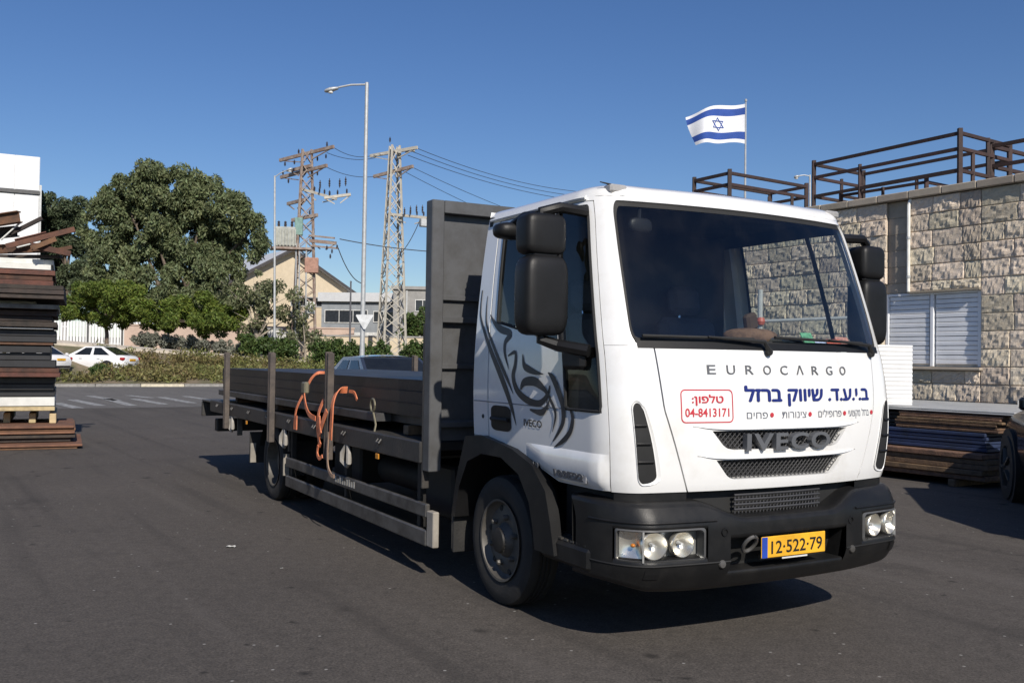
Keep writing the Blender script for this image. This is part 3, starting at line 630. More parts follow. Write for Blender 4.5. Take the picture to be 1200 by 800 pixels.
# ================================================================== stone building at right
SB_ = thing('stone_building', 'single storey building faced with rough cream stone blocks', 'building', (7.31, 15, 0), R(-57))
MORTAR = M('stone_mortar', (.50, .43, .345), .95, var=.15, vs=6, bump=.3)
STONE = M('rock_faced_stone', (.72, .62, .485), .92, col2=(.57, .475, .36), vs=9, mix=(.35, .7), bump=.7, bs=30, rnd_obj=.26)
SMOOTH_ST = M('sawn_stone', (.40, .34, .27), .9, col2=(.33, .28, .22), vs=3, bump=.15, rnd_obj=.12)
m = MB(); m.box(-9, -1.71, 0, .6, 0, 4.25).box(.04, 3, 0, .6, 0, 4.25).box(-1.705, .035, .005, .6, 0, 1.45).box(-1.24, .035, .005, .6, 2.69, 4.25)
m.box(-1.705, -1.245, .06, .6, 2.69, 4.25).box(-1.7, .03, .14, .6, 1.45, 2.69)
m.build('wall_core', MORTAR, SB_, 0)
MB().box(-9, 3, .62, 7, 0, 4.2).build('building_body', SMOOTH_ST, SB_, 0)
for i in range(20):
    x = -9+i*.6; MB().box(x+.004, x+.596, -.09, .7, 4.26, 4.385+rnd.uniform(-.006, .006), .012).build('coping_stone', SMOOTH_ST, SB_, 0)
def rock(seed):
    g = np.random.default_rng(seed); nu, nv = 14, 8; H = np.zeros((nu+1, nv+1))
    for k in range(6):
        fx, fz = g.uniform(.8, 4.5, 2); ph = g.uniform(0, 6.3, 2); H += g.uniform(.3, 1)*np.outer(np.cos(np.linspace(0, 1, nu+1)*fx*3+ph[0]), np.cos(np.linspace(0, 1, nv+1)*fz*3+ph[1]))/(k+1)
    H = (H-H.min())/(H.max()-H.min()); H += 1.1*g.random(H.shape)
    pu = [0, .03]+[.03+.94*(q/(nu-2)) for q in range(1, nu-2)]+[.97, 1]; pv = [0, .05]+[.05+.9*(q/(nv-2)) for q in range(1, nv-2)]+[.95, 1]
    def fn(a, b):
        i, j = round(a*nu), round(b*nv); a, b = pu[i], pv[j]; e = min(i, nu-i, 2)/2; f = min(j, nv-j, 2)/2
        return (a, -(.008+.017*H[i, j]*min(1, .6+.4*min(e, f))) if 0 < i < nu and 0 < j < nv else -.008, b)
    mb = MB(); mb.grid(fn, nu, nv)
    mb.add([(0, -.008, 0), (1, -.008, 0), (1, -.008, 1), (0, -.008, 1), (0, .02, 0), (1, .02, 0), (1, .02, 1), (0, .02, 1)], [(0, 1, 5, 4), (1, 2, 6, 5), (2, 3, 7, 6), (3, 0, 4, 7)])
    return mb
rocks = []
def put_stone(x0, x1, z0, z1, y=0., flat=False):
    if x1-x0 < .05 or z1-z0 < .05: return
    if flat: MB().box(x0+.004, x1-.004, y-.012, y+.02, z0+.004, z1-.004, .004).build('stone', SMOOTH_ST, SB_, 0); return
    if len(rocks) < 12: o = rock(100+len(rocks)).build('stone', STONE, SB_, 0); rocks.append(o.data)
    else: o = link('stone', rnd.choice(rocks), SB_)
    o.location = (x0+.003, y, z0+.003); o.scale = (x1-x0-.006, rnd.uniform(.7, 1.4), z1-z0-.006)
CH = .2785
for k in range(13):
    z1 = 4.25-CH*k; z0 = z1-CH
    ivs = [(.04, 2.2)]
    if z0 > 1.3: ivs.append((-6.9, -1.66 if z0 > 2.6 else -1.71))
    if z0 > 2.5: ivs.append((-1.24, .04))
    if z1 < 1.75: ivs.append((-1.71, .04))
    for a, b in ivs:
        za, zb = z0, z1
        if (a, b) == (-1.24, .04): za = max(z0, 2.7)
        if (a, b) == (-1.71, .04): zb = min(z1, 1.40)
        x = a
        while x < b-.01:
            w = rnd.uniform(.34, .62); nx = x+w
            if b-nx < .22: nx = b
            put_stone(x, nx, za, zb); x = nx
    if z0 > 2.5: put_stone(-1.70, -1.25, max(z0, 2.7), z1, .06, True)
# shuttered window
wnd = MB().box(-1.69, .02, .10, .13, 1.46, 2.68).build('window', FRAME, SB_, 0)
SHUT = M('white_shutter', (.76, .77, .79), .5, var=.05)
for a, b in ((-1.66, -.86), (-.80, -.01)):
    for i in range(15): MB().box(a+.03, b-.03, .052+.004*(i % 2), .08, 1.50+i*.076, 1.50+i*.076+.068, .008).build('slat', SHUT, wnd, 0)
fr = MB()
for x in (-1.70, -.86, -.035): fr.box(x, x+.06, .03, .11, 1.46, 2.68, .006)
fr.box(-1.64, -.86, .03, .11, 2.64, 2.68).box(-.80, -.035, .03, .11, 2.64, 2.68)
fr.build('frame', SHUT, wnd, 0)
MB().box(-1.75, .08, -.10, .1, 1.405, 1.452, .01).build('sill', SMOOTH_ST, wnd, 0)
MB().box(-1.24, .04, -.05, .12, 2.675, 2.70, .004).build('lintel', SMOOTH_ST, wnd, 0)
dp = thing('drain_pipe', 'white drain pipe running down the stone wall above the shutters', 'pipe', SB_.matrix_basis @ Vector((-1.2, -.06, 2.7)), R(-57))
MB().tube([(0, 0, 0), (0, 0, 1.45), (0, .05, 1.55)], .028, 10).build('pipe_run', M('white_pipe', (.7, .69, .64), .5), dp)
for z in (.25, .9): MB().lathe([(.028, -.02), (.036, -.02), (.036, .02), (.028, .02)], 10, (0, 0, z), 'z').build('clip', GALV, dp)
# standpipe seen through the cab
sp = D(891, 352, 16.6); st = thing('standpipe', 'grey standpipe with red valve in front of the stone wall', 'pipe', (sp.x, sp.y, .0))
MB().tube([(0, 0, 0), (0, 0, 2.75)], .045, 10).build('riser', GALV, st); MB().tube([(0, -.02, 2.2), (1.6, -.9, 2.26)], .03, 8).build('branch', GALV, st)
MB().lathe([(0, .07), (.06, .06), (.08, 0), (.06, -.06), (0, -.07)], 10, (0, -.04, 2.2), 'z').build('valve', M('red_valve', (.4, .10, .07), .5), st)
# ---- rusty frames on the roof
FR = M('dark_red_steel', (.05, .028, .025), .75, col2=(.03, .02, .019), vs=5, bump=.2, rnd_obj=.2)
def frame(label, A, B, C, zt, rails, extra_posts, w=.07):
    A, B, C = Vector((*A, 0)), Vector((*B, 0)), Vector((*C, 0)); Dd = A+C-B; root = thing('roof_frame', label, 'steel frame', (B.x, B.y, 4.385), 0, 'rusty steel frames on the roof')
    q = lambda p, z: Vector((p.x-B.x, p.y-B.y, z-4.385))
    for p, z in ((A, zt), (B, zt), (C, zt), (Dd, zt)): MB().bar(q(p, 4.39), q(p, z+.08), w).build('post', FR, root, 0)
    for (p, z) in extra_posts:
        p = Vector((*p, 0)); MB().bar(q(p, 4.39), q(p, z), w*.75).build('post', FR, root, 0)
    for z in rails:
        for a, b in ((A, B), (B, C), (C, Dd), (Dd, A)): MB().bar(q(a, z), q(b, z), w*.8, w*.8).build('rail', FR, root, 0)
    return root
A, B, C = (5.87, 18.7), (7.47, 16.0), (8.77, 16.9)
mid = lambda P, Q, t: (lerp(P[0], Q[0], t), lerp(P[1], Q[1], t))
Dd = (A[0]+C[0]-B[0], A[1]+C[1]-B[1])
frame('large rusty rack frame on the roof nearest the right edge', A, B, C, 5.38, (5.38, 5.12, 4.75), [(mid(A, Dd, .55), 5.2), (mid(B, C, .55), 5.42), (mid(A, B, .35), 5.2), (mid(Dd, C, .4), 5.1), (mid(B, C, .25), 5.1)], .068)
frame('long low rusty rail frame behind the drain pipe', (6.3, 18.4), (7.3, 16.9), (8.9, 18.0), 4.72, (4.72,), [((6.8, 17.6), 4.75), ((8.1, 17.4), 4.95), ((6.55, 18.0), 4.8)], .06)
frame('smaller rusty frame on the roof just left of the lamp', (3.85, 20.4), (4.40, 19.5), (6.4, 20.9), 5.35, (5.35, 5.12), [((5.4, 20.2), 5.0), ((6.0, 20.6), 5.1)], .075)
frame('outermost rusty frame cut off by the right edge', (8.3, 16.6), (8.75, 15.9), (10.4, 17.0), 5.3, (5.3, 4.95), [], .075)
# ---- flag
fb = D(873, 240, 22.); fp = thing('flagpole', 'thin flagpole rising behind the cab roof', 'flagpole', (fb.x, 22, 4.2)); ft = D(873, 118, 22.).z-4.2
MB().tube([(0, 0, 0), (0, 0, ft*.5), (.0, 0, ft)], [.03, .024, .016], 8).build('pole', GALV, fp); MB().lathe([(0, .05), (.03, .02), (.03, -.02), (0, -.03)], 8, (0, 0, ft), 'z').build('finial', GALV, fp)
FLW, FLH = 1.34, .92
ftop = D(873, 122, 22.)
def flag_pt(a, b, lift=0.):   # a 0 at pole -> 1 at fly end, b 0 bottom -> 1 top
    x = -.02-FLW*a*(1-.16*(1-b)**1.3); y = .13*math.sin(a*6.2+b*1.4)*a**.6+.05*math.sin(a*13+b*2.2)*a-lift*0
    z = -FLH*(1-b)-.25*a*a*b**1.3+.04*math.sin(a*4)*(1-b)+.02*math.sin(a*9+b*3)-.03*a
    return Vector((x, y-lift, z))
FW = M('flag_white', (.78, .79, .82), .8, var=.04); FB = M('flag_blue', (.025, .075, .32), .8, var=.1)
fl = thing('flag', 'white and blue striped flag with six-pointed star on the pole', 'flag', (fb.x, 22, ftop.z))
nu, nv = 44, 32; mb = MB(); vs = [flag_pt(i/nu, j/nv) for i in range(nu+1) for j in range(nv+1)]; mb.v = [tuple(v) for v in vs]
for i in range(nu):
    for j in range(nv):
        b = (j+.5)/nv; mb.f.append((i*(nv+1)+j, (i+1)*(nv+1)+j, (i+1)*(nv+1)+j+1, i*(nv+1)+j+1)); mb.m.append(1 if (.10 < b < .28 or .72 < b < .90) else 0)
mb.build('cloth', [FW, FB], fl, 60, fixn=False)
star = MB()
for tri in range(2):
    P3 = [(math.radians(90+tri*180+k*120)) for k in range(3)]
    for k in range(3):
        a0, a1 = P3[k], P3[(k+1) % 3]; p0 = Vector((math.cos(a0), math.sin(a0))); p1 = Vector((math.cos(a1), math.sin(a1)))
        for lift in (.012, -.012):
            def f(u, v, lift=lift, p0=p0, p1=p1):
                q = p0.lerp(p1, u); q = q*(1-.2*v); return flag_pt(.5-q.x*.17/FLW*1.0, .5+q.y*.17/FLH, lift)
            star.grid(f, 8, 1)
star.build('star', FB, fl, 0, fixn=False)
# ---- stacked stock in front of the wall (positions in the wall's own frame)
def at_wall(x, y, z): return SB_.matrix_basis @ Vector((x, y, z))
def wpack(name, label, cat, x0, x1, y0, y1, z0, z1, mat, n, part, jit=.03, axis='z'):
    root = thing(name, label, cat, at_wall(0, 0, 0)+Vector((0, 0, z0)), R(-57)); g = random.Random(hash(label) % 999 if False else len(label)*7)
    t = (z1-z0)/n
    for i in range(n):
        a, b, c, d = [g.uniform(-jit, jit) for _ in range(4)]
        MB().box(x0+a, x1+b, y0+c, y1+d, i*t, (i+1)*t-.004, .006).build(part, mat, root, 0)
    return root
BLUES = M('blue_painted_steel', (.028, .045, .11), .5, col2=(.02, .03, .06), vs=4)
LGREY = M('pale_grey_sheet', (.42, .43, .43), .5, metal=.2, var=.1, vs=3)
for x in (.4, 1.7): 
    bq = thing('timber_bearer', 'timber bearer under the %s end of the wall side stack' % ('far' if x < 1 else 'near'), 'timber', at_wall(x, -2.7, 0), R(-57)); MB().box(-.05, .05, -.7, .7, 0, .09, .01).build('beam', WOOD, bq, 0)
wpack('timber_pack', 'brown timber boards at the bottom of the wall side stack', 'timber', -.2, 2.1, -3.35, -2.15, .095, .42, WOOD, 5, 'board', .04)
wpack('steel_pack', 'dark blue steel sheets in the middle of the wall side stack', 'steel', -.9, 2.0, -3.15, -1.4, .43, .66, BLUES, 5, 'sheet', .03)
wpack('board_pack', 'brown boards lying upon the blue steel sheets', 'boards', .75, 2.15, -3.1, -1.6, .665, .875, WOOD, 6, 'board', .04)
wpack('steel_pack', 'dark steel bars beside the boards close to the truck cab', 'steel', -1.4, .70, -3.0, -1.5, .665, .86, MILL, 4, 'bar', .05)
wpack('metal_sheet', 'pale grey metal sheet on top of the wall side stack', 'sheet', -1.6, 2.3, -3.05, -.55, .885, .93, LGREY, 2, 'sheet', .05)
wpack('steel_pack', 'dark steel plates low against the stone wall', 'steel', -1.6, 2.3, -1.35, -.4, .0, .86, MILL, 6, 'plate', .04)
pp = D(1069, 472, 12.9); ws = thing('corrugated_sheet', 'bright white corrugated sheet standing just behind the cab', 'sheet', (pp.x, 12.9, .94), R(6))
mb = MB(); mb.grid(lambda a, b: (-1.0*a, .005*math.sin(b*88), b*.80), 1, 140); mb.grid(lambda a, b: (-1.0*a, .02+.005*math.sin(b*88), b*.80), 1, 140)
mb.build('sheet', M('white_sheet', (.78, .78, .77), .6, var=.04), ws, 60, fixn=False); MB().box(-1.0, 0, .034, .07, .02, .78).build('backing', GALV, ws, 0)

# ================================================================== big steel stack at left
def pack(name, label, cat, y0, y1, rpx, mat, d=15.4, dl=2.6, n=3, part='plate', jit=.07, left=-12.4, yaw=0.):
    yaw += R(25); dl = min(dl, 2.0)
    za, zb = D(45, y1, 15.45).z, D(45, y0, 15.45).z; za = max(za, 0.); xr = D(rpx, (y0+y1)/2, d).x
    root = thing(name, label, cat, (xr, d, za), yaw); g = random.Random(int(y0*13+rpx)); t = (zb-za)/n
    for i in range(n):
        MB().box(left-xr, g.uniform(-jit, jit*.5), g.uniform(-jit, jit), dl+g.uniform(-.2, .2), i*t+.002, (i+1)*t-.003, .006).build(part, mat, root, 0)
    return root
BLKS = M('black_steel', (.016, .016, .018), .45, var=.3, vs=4, rnd_obj=.3)
WHTP = M('white_profile', (.62, .62, .58), .6, var=.1, vs=3)
RUSTO = M('orange_rust', (.21, .105, .058), .8, col2=(.11, .06, .04), vs=4, mix=(.35, .7), bump=.3, rnd_obj=.15)
PINE = M('pale_pine', (.45, .36, .20), .8, var=.2, vs=6, rnd_obj=.2)
pack('plate_pack', 'lowest brown plates of the steel stack lying on the asphalt', 'steel plates', 515.5, 526, 95, RUSTO, 14.9, 3.2, 2)
pack('plate_pack', 'dark grey plates second from the ground in the left stack', 'steel plates', 506, 515, 86, DRUST, 15.2, 2.9, 2)
pack('plate_pack', 'orange-brown plates third from the ground in the left stack', 'steel plates', 496, 505.5, 88, RUSTO, 15.2, 2.9, 3)
for i, px in enumerate((8, 38, 62)):
    p = D(px, 484, 15.5); t_ = thing('timber_bearer', ('leftmost timber bearer under the white profiles', 'middle timber bearer under the white profiles', 'right timber bearer under the white profiles')[i], 'timber', (p.x, 15.5, D(45, 496, 15.45).z), 0, 'bearers in the left stack')
    MB().box(-.05, .05, .02, 2.0, 0, .16, .008).build('beam', PINE, t_, 0); t_.rotation_euler = (0, 0, R(25))
pack('timber_pack', 'pale yellow timber strip below the white profiles', 'timber', 476, 481, 68, PINE, 15.5, 2.2, 1, 'board')
pack('profile_pack', 'white painted profiles in the left stack', 'steel profiles', 465, 475.5, 69, WHTP, 15.5, 2.2, 1, 'profile')
pack('steel_bundle', 'black steel bundle just above the white profiles', 'steel bundle', 442, 464.5, 63, BLKS, 15.6, 2.2, 3, 'section')
pack('plate_pack', 'brown plate layer between the two black bundles', 'steel plates', 431, 441.5, 71, RUST, 15.4, 2.3, 2)
pack('steel_bundle', 'tall black steel bundle at mid height of the left stack', 'steel bundle', 405, 430.5, 64, BLKS, 15.6, 2.2, 3, 'section')
pack('plate_pack', 'thin rust edged plate above the tall black bundle', 'steel plates', 401.5, 404.5, 64, RUST, 15.5, 2.2, 1)
pack('steel_bundle', 'black bundle with a pale top edge below the brown plates', 'steel bundle', 386.5, 401, 64, BLKS, 15.6, 2.2, 2, 'section')
pack('profile_pack', 'thin bluish white strip on the upper black bundle', 'steel profiles', 384, 386, 64, LGREY, 15.55, 2.2, 1, 'profile')
pack('plate_pack', 'dark brown plates below the grey strip of the left stack', 'steel plates', 364, 383.5, 66, DRUST, 15.5, 2.2, 3)
pack('profile_pack', 'grey metal strip jutting out near the upper left stack', 'steel profiles', 357, 363, 71, ALU, 15.4, 2.3, 1, 'profile')
pack('profile_pack', 'short white piece lying upon the grey strip', 'steel profiles', 352.5, 356.5, 42, WHTP, 15.6, 2., 1, 'profile', left=-8.6)
pack('plate_pack', 'dark rusty plates overhanging furthest to the right', 'steel plates', 336, 352, 80, DRUST, 15.2, 2.6, 3, yaw=-.02)
pack('plate_pack', 'brown plates right below the scrap heap', 'steel plates', 317, 335, 63, RUST, 15.5, 2.2, 3)
pack('profile_pack', 'greenish white sections under the scrap beams', 'steel profiles', 303, 316, 62, WHTP, 15.6, 2.2, 2, 'profile')
def channel(label, a, b, da, db, w, mat, kind=0):
    A, B = D(*a, da), D(*b, db); root = thing('steel_beam', label, 'steel beam', A, 0, 'scrap beams on the left stack'); d = B-A
    t = .016; up = Vector((0, 0, 1)); y = up.cross(d).normalized(); z = d.cross(y).normalized(); m = MB()
    if z.z < 0: z = -z
    if kind == 0:   # U channel
        m.bar((0, 0, 0), d, w, t); m.bar(y*(w/2-t/2)+z*(w*.3+t/2), d+y*(w/2-t/2)+z*(w*.3+t/2), t, w*.6, up=z); m.bar(-y*(w/2-t/2)+z*(w*.3+t/2), d-y*(w/2-t/2)+z*(w*.3+t/2), t, w*.6, up=z)
    elif kind == 1:  # I beam
        m.bar(z*(w/2), d+z*(w/2), w*.8, t, up=z); m.bar(-z*(w/2), d-z*(w/2), w*.8, t, up=z); m.bar((0, 0, 0), d, t, w-t*1.1, up=z)
    else: m.bar((0, 0, 0), d, w, w*.35, .004, up=z)
    m.build('beam_body', mat, root, 0); return root
for lab, a, b, da, db, w, mat, k in (
    ('thick rusty beam end at the top left of the heap', (-30, 262), (23, 254), 15.4, 15.4, .17, RUST, 1),
    ('pale bare metal bar leaning up in the scrap heap', (1, 281), (26, 259), 15.4, 15.5, .06, WHTP, 2),
    ('dark bar pointing up to the right from the heap', (14, 275), (50, 257), 15.5, 15.6, .07, DRUST, 0),
    ('long rusty channel reaching furthest right from the heap', (8, 291), (88, 271), 15.3, 15.8, .11, RUST, 0),
    ('short rusty channel below the long one', (38, 293), (66, 282), 15.2, 15.4, .10, RUST, 0),
    ('rusty angled beam with a raised end at mid heap', (18, 284), (55, 275), 15.4, 15.6, .09, RUST, 1),
    ('rusty beam sloping down to the right at heap bottom', (36, 290), (82, 300), 15.3, 15.5, .12, RUST, 0),
    ('dark flat bar along the bottom of the heap', (-30, 300), (72, 301), 15.5, 15.6, .14, DRUST, 2),
    ('rusty beam hidden deep in the left of the heap', (-30, 276), (20, 271), 15.7, 15.6, .15, DRUST, 1),
    ('long brown beam crossing low over the white sections', (-30, 293), (60, 290), 15.6, 15.5, .13, RUST, 1),
    ('small rusty offcut at the right end of the heap', (60, 296), (84, 291), 15.5, 15.7, .07, RUST, 0),
    ('white bar lying flat in the heap', (20, 290), (36, 286), 15.25, 15.3, .06, WHTP, 2)): channel(lab, a, b, da, db, w, mat, k)

LIT = M('crumpled_paper', (.42, .42, .40), .8)
for i, (px, py, lab) in enumerate(((271, 641, 'white paper scrap on the asphalt left of the truck'), (330, 666, 'tiny pale chip on the asphalt below the paper scrap'))):
    q = G(px, py); o = thing('paper_scrap', lab, 'paper scrap', q, i*.9); g_ = random.Random(i+3); sz = (.045, .016, .025)[i]
    MB().grid(lambda a, b: (sz*(a-.5)*1.6+g_.uniform(-.1, .1)*sz, sz*(b-.5)+g_.uniform(-.1, .1)*sz, .004+g_.random()*sz*.22), 5, 4).build('scrap', LIT, o, 0)

# ================================================================== parked cars
TAIL = M('tail_lamp_red', (.35, .02, .02), .2); HEADL = M('lamp_clear', (.6, .6, .6), .1); PLATEY = M('plate_yellow', (.72, .38, .025), .45)
CGL = M('car_glass_dark', (.012, .014, .016), .05)
def car(name, label, loc, rz, paint, Hh=1.46, L=4.5, W=1.76, kind='sedan', zb=.2):
    root = thing(name, label, 'car', loc, rz); k = L/4.5; hw = W/2; bel = Hh*.64
    st = [(2.25, .40, .60, .66), (2.18, .28, .70, .80), (1.95, .22, .80, .92), (1.5, zb, bel-.12, .97), (.85, zb, bel-.04, 1.), (0, zb, bel, 1.), (-1.0, zb, bel+.02, 1.), (-1.6, zb, bel+.05, .98), (-2.0, .24, bel+.04, .92), (-2.2, .30, bel-.05, .80), (-2.25, .42, bel-.14, .70)]
    if kind == 'suv': st = [(2.25, .45, .72, .72), (2.15, .34, .86, .86), (1.85, .3, .93, .95), (1.4, .28, 1.0, .98), (.8, .28, 1.03, 1.), (0, .28, 1.05, 1.), (-1., .28, 1.07, 1.), (-1.8, .3, 1.08, .97), (-2.15, .36, 1.05, .88), (-2.25, .45, .95, .78)]; bel = 1.04
    ring = lambda zb_, zt, w: [(0, zb_), (w*.82, zb_), (w*.95, zb_+.06), (w, zb_+(zt-zb_)*.4), (w*.985, zb_+(zt-zb_)*.72), (w*.94, zt-.05), (w*.84, zt-.005), (w*.5, zt+.015), (0, zt+.02)]
    mb = MB(); prof = []
    for x, a, b, w in st:
        h = ring(a, b, w*hw); full = h+[(-y, z) for y, z in h[-2:0:-1]]; prof.append([(x*k, y, z) for y, z in full])
    n = len(prof[0])
    mb.add([p for pr in prof for p in pr], [(i*n+j, i*n+(j+1) % n, (i+1)*n+(j+1) % n, (i+1)*n+j) for i in range(len(st)-1) for j in range(n)]+[tuple(range(n)), tuple(range((len(st)-1)*n, len(st)*n))])
    mb.build('body', paint, root, 40)
    if kind == 'sedan': bx = (1.12, -1.98); tx = (.05, -.92)
    else: bx = (1.0, -2.15); tx = (.2, -1.9)
    wb, wt, zt = hw*.86, hw*.66, Hh-.03; z0 = bel-.06
    gb = lambda t, s: Vector((lerp(bx[0]*k, bx[1]*k, t), s*wb, z0)); gt = lambda t, s: Vector((lerp(tx[0]*k, tx[1]*k, t), s*wt, zt))
    def roof_pt(a, b):
        t = a; s = 2*b-1; p = gt(t, s); return p+Vector((0, 0, .05*(1-s*s)*math.sin(math.pi*min(1, .15+a*.8))-.0))
    gm = MB(); gm.grid(roof_pt, 8, 6)
    for s in (-1, 1): gm.add([gb(0, s), gb(1, s), gt(1, s), gt(0, s)], [(0, 1, 2, 3)])
    for t in (0, 1): gm.add([gb(t, -1), gb(t, 1), gt(t, 1), gt(t, -1)], [(0, 1, 2, 3)])
    gm.build('cabin', paint, root, 40)
    def pane(nm, P, nrm):
        c = sum(P, Vector())/4; Q = [c+(p-c)*.9+nrm*.008 for p in P]; MB().add(Q+[q-nrm*.012 for q in Q], [(0, 1, 2, 3), (7, 6, 5, 4), (0, 4, 5, 1), (1, 5, 6, 2), (2, 6, 7, 3), (3, 7, 4, 0)]).build(nm, CGL, root, 0)
    z1_ = bel+.03; f_ = (z1_-z0)/(zt-z0)
    P = [gb(0, -1).lerp(gt(0, -1), f_), gb(0, 1).lerp(gt(0, 1), f_), gt(0, 1), gt(0, -1)]; pane('windscreen', P, Vector((.6, 0, .8)))
    P = [gb(1, -1).lerp(gt(1, -1), f_), gb(1, 1).lerp(gt(1, 1), f_), gt(1, 1), gt(1, -1)]; pane('rear_window', P, Vector((-.6, 0, .8)))
    for s in (-1, 1):
        lo = lambda t: gb(t, s).lerp(gt(t, s), f_); nn = Vector((0, s, .3)).normalized()
        for a, b in ((.10, .47), (.51, .88)):
            pane('side_window', [lo(a), lo(b), gb(b, s).lerp(gt(b, s), .93), gb(a, s).lerp(gt(a, s), .93)], nn)
        xm = .80 if kind == 'sedan' else .1; mi_ = MB().box(xm*k, (xm+.12)*k, s*hw*.98, s*(hw+.14), bel, bel+.13, .03).build('mirror', paint, root)
        for x in (.05, -.95): MB().box(x*k, x*k+.16, s*(hw*.985), s*(hw+.025), bel-.13, bel-.105, .006).build('door_handle', paint, root, 0)
    rr = .31 if kind == 'sedan' else .36
    for x in (1.38, -1.35):
        for s in (-1, 1):
            y = s*(hw-.02); MB().lathe([(0, -.25), (rr+.06, -.25), (rr+.06, .028), (0, .028)], 24, (x*k, y, rr+.01), 'y', s).build('wheel_arch', BLACK, root)
            w = MB().lathe([(rr*.6, -.2), (rr*.97, -.19), (rr, -.14), (rr, .02), (rr*.96, .045), (rr*.66, .05), (rr*.62, .035)], 28, (x*k, y, rr), 'y', s).build('wheel', RUBBER, root)
            r2 = MB().lathe([(rr*.64, .04), (rr*.6, .015), (rr*.2, .035), (0, .04)], 20, (x*k, y, rr), 'y', s)
            for q in range(5):
                a = q*2*math.pi/5; r2.bar((x*k+math.cos(a)*.05, y+s*.045, rr+math.sin(a)*.05), (x*k+math.cos(a)*rr*.6, y+s*.035, rr+math.sin(a)*rr*.6), .05, .02)
            r2.build('rim', RIM, w)
    zl = bel-.22
    for s in (-1, 1):
        MB().box(2.02*k, 2.2*k, s*hw*.45, s*hw*.84, .60, .73, .04).build('headlight', HEADL, root)
        MB().box(-2.22*k, -1.98*k, s*hw*.5, s*hw*.9, zl, zl+.16, .04).build('tail_lamp', TAIL, root)
    MB().box(-2.275*k, -2.245*k, -.26, .26, zl-.02, zl+.09).build('number_plate', PLATEY, root, 0)
    MB().box(2.2*k, 2.275*k, -.45, .45, .42, .52, .01).build('grille', BLACK, root, 0)
    MB().box(-2.27*k, -2.2*k, -.6, .6, .34, .44, .02).build('bumper_trim', BLACK, root, 0)
    return root
CARW = M('car_white', (.78, .78, .78), .2, var=.02, coat=.6)
CARD = M('car_dark', (.012, .013, .016), .18, var=.1, coat=.8)
CARS = M('car_silver', (.40, .42, .46), .25, metal=.3, var=.04, coat=.6)
car('parked_car', 'white saloon parked facing left beyond the verge', (-21.85, 50.0, .50), R(170), CARW, 1.42)
car('parked_car', 'white car half hidden behind the left steel stack', (-24.2, 48.0, .47), R(160), CARW, 1.44, 4.2)
car('parked_car', 'dark blue car whose roof shows above the flatbed load', (-2.25, 17.6, 0), R(-62), M('car_navy', (.03, .037, .055), .2, var=.05, coat=.8), 1.52, 4.4)
car('parked_car', 'dark car front cut off at the right edge', (6.0, 9.1, 0), R(73.7), CARD, 1.68, 4.3, 1.8, 'suv')

# ================================================================== the truck (local frame: x forward, y left, z up, origin under the plate)
TH = .5078
T = thing('flatbed_truck', 'white flatbed truck with black swirl graphic on its door', 'truck', (1.488, 5.05, 0), TH-math.pi/2)
LV = [(.78,-.085,.99,.13),(.83,-.068,1.01,.13),(.95,-.055,1.025,.13),(1.10,-.050,1.035,.13),(1.30,-.060,1.04,.135),(1.50,-.085,1.035,.145),(1.58,-.105,1.03,.15),(1.80,-.175,1.012,.14),(2.05,-.262,.985,.125),(2.25,-.337,.958,.11),(2.33,-.372,.945,.11),(2.45,-.43,.92,.11)]
RY, RX, XB = .16, .20, -1.68
def lv(z):
    z = max(.78, min(2.45, z))
    for i in range(len(LV)-1):
        a, b = LV[i], LV[i+1]
        if z <= b[0]:
            t = (z-a[0])/(b[0]-a[0]); p0 = LV[max(i-1, 0)]; p3 = LV[min(i+2, len(LV)-1)]; o = []; t2 = t*t; t3 = t2*t
            for k in (1, 2, 3):
                m1 = (b[k]-p0[k])/(b[0]-p0[0])*(b[0]-a[0]); m2 = (p3[k]-a[k])/(p3[0]-a[0])*(b[0]-a[0])
                o.append((2*t3-3*t2+1)*a[k]+(t3-2*t2+t)*m1+(-2*t3+3*t2)*b[k]+(t3-t2)*m2)
            return o
def S0(u, z):
    xf, w, b = lv(z); s = -1 if u < 0 else 1; a = abs(u)
    if a <= 1: y = a*(w-RY); x = xf-b*(y/w)**2
    elif a <= 2:
        t = (a-1)*math.pi/2; y = w-RY+RY*math.sin(t); x = xf-b*(y/w)**2-RX*(1-math.cos(t))
    else: y = w; x0 = xf-b-RX; x = x0+(XB-x0)*(a-2)
    return Vector((x, s*y, z))
def SN(u, z):
    a = S0(u+.004, z)-S0(u-.004, z); b = S0(u, z+.004)-S0(u, z-.004); return a.cross(b).normalized()
def S(u, z, off=0.): return S0(u, z)+SN(u, z)*off if off else S0(u, z)
def u_of_y(y, z): return y/(lv(z)[1]-RY)
def rpatch(mb, u0, u1, z0, z1, nu, nz, off=0., mi=0):
    """u0/u1 functions of z; z0<z1; u0<u1 keeps the normal outward"""
    f0 = u0 if callable(u0) else (lambda z: u0); f1 = u1 if callable(u1) else (lambda z: u1)
    def fn(a, b): z = lerp(z0, z1, b); return S(lerp(f0(z), f1(z), a), z, off)
    return mb.grid(fn, nu, nz, mi)
def cpatch(mb, ua, ub, zlo, zhi, nu, nz, off=0., mi=0):
    f0 = zlo if callable(zlo) else (lambda u: zlo); f1 = zhi if callable(zhi) else (lambda u: zhi)
    def fn(a, b): u = lerp(ua, ub, a); return S(u, lerp(f0(u), f1(u), b), off)
    return mb.grid(fn, nu, nz, mi)
def lip(mb, pts, d0=0., d1=-.04, closed=False):
    pts = pts+[pts[0]] if closed else pts; n = len(pts)
    mb.add([S(u, z, d0) for u, z in pts]+[S(u, z, d1) for u, z in pts], [(i, i+1, n+i+1, n+i) for i in range(n-1)]); return mb
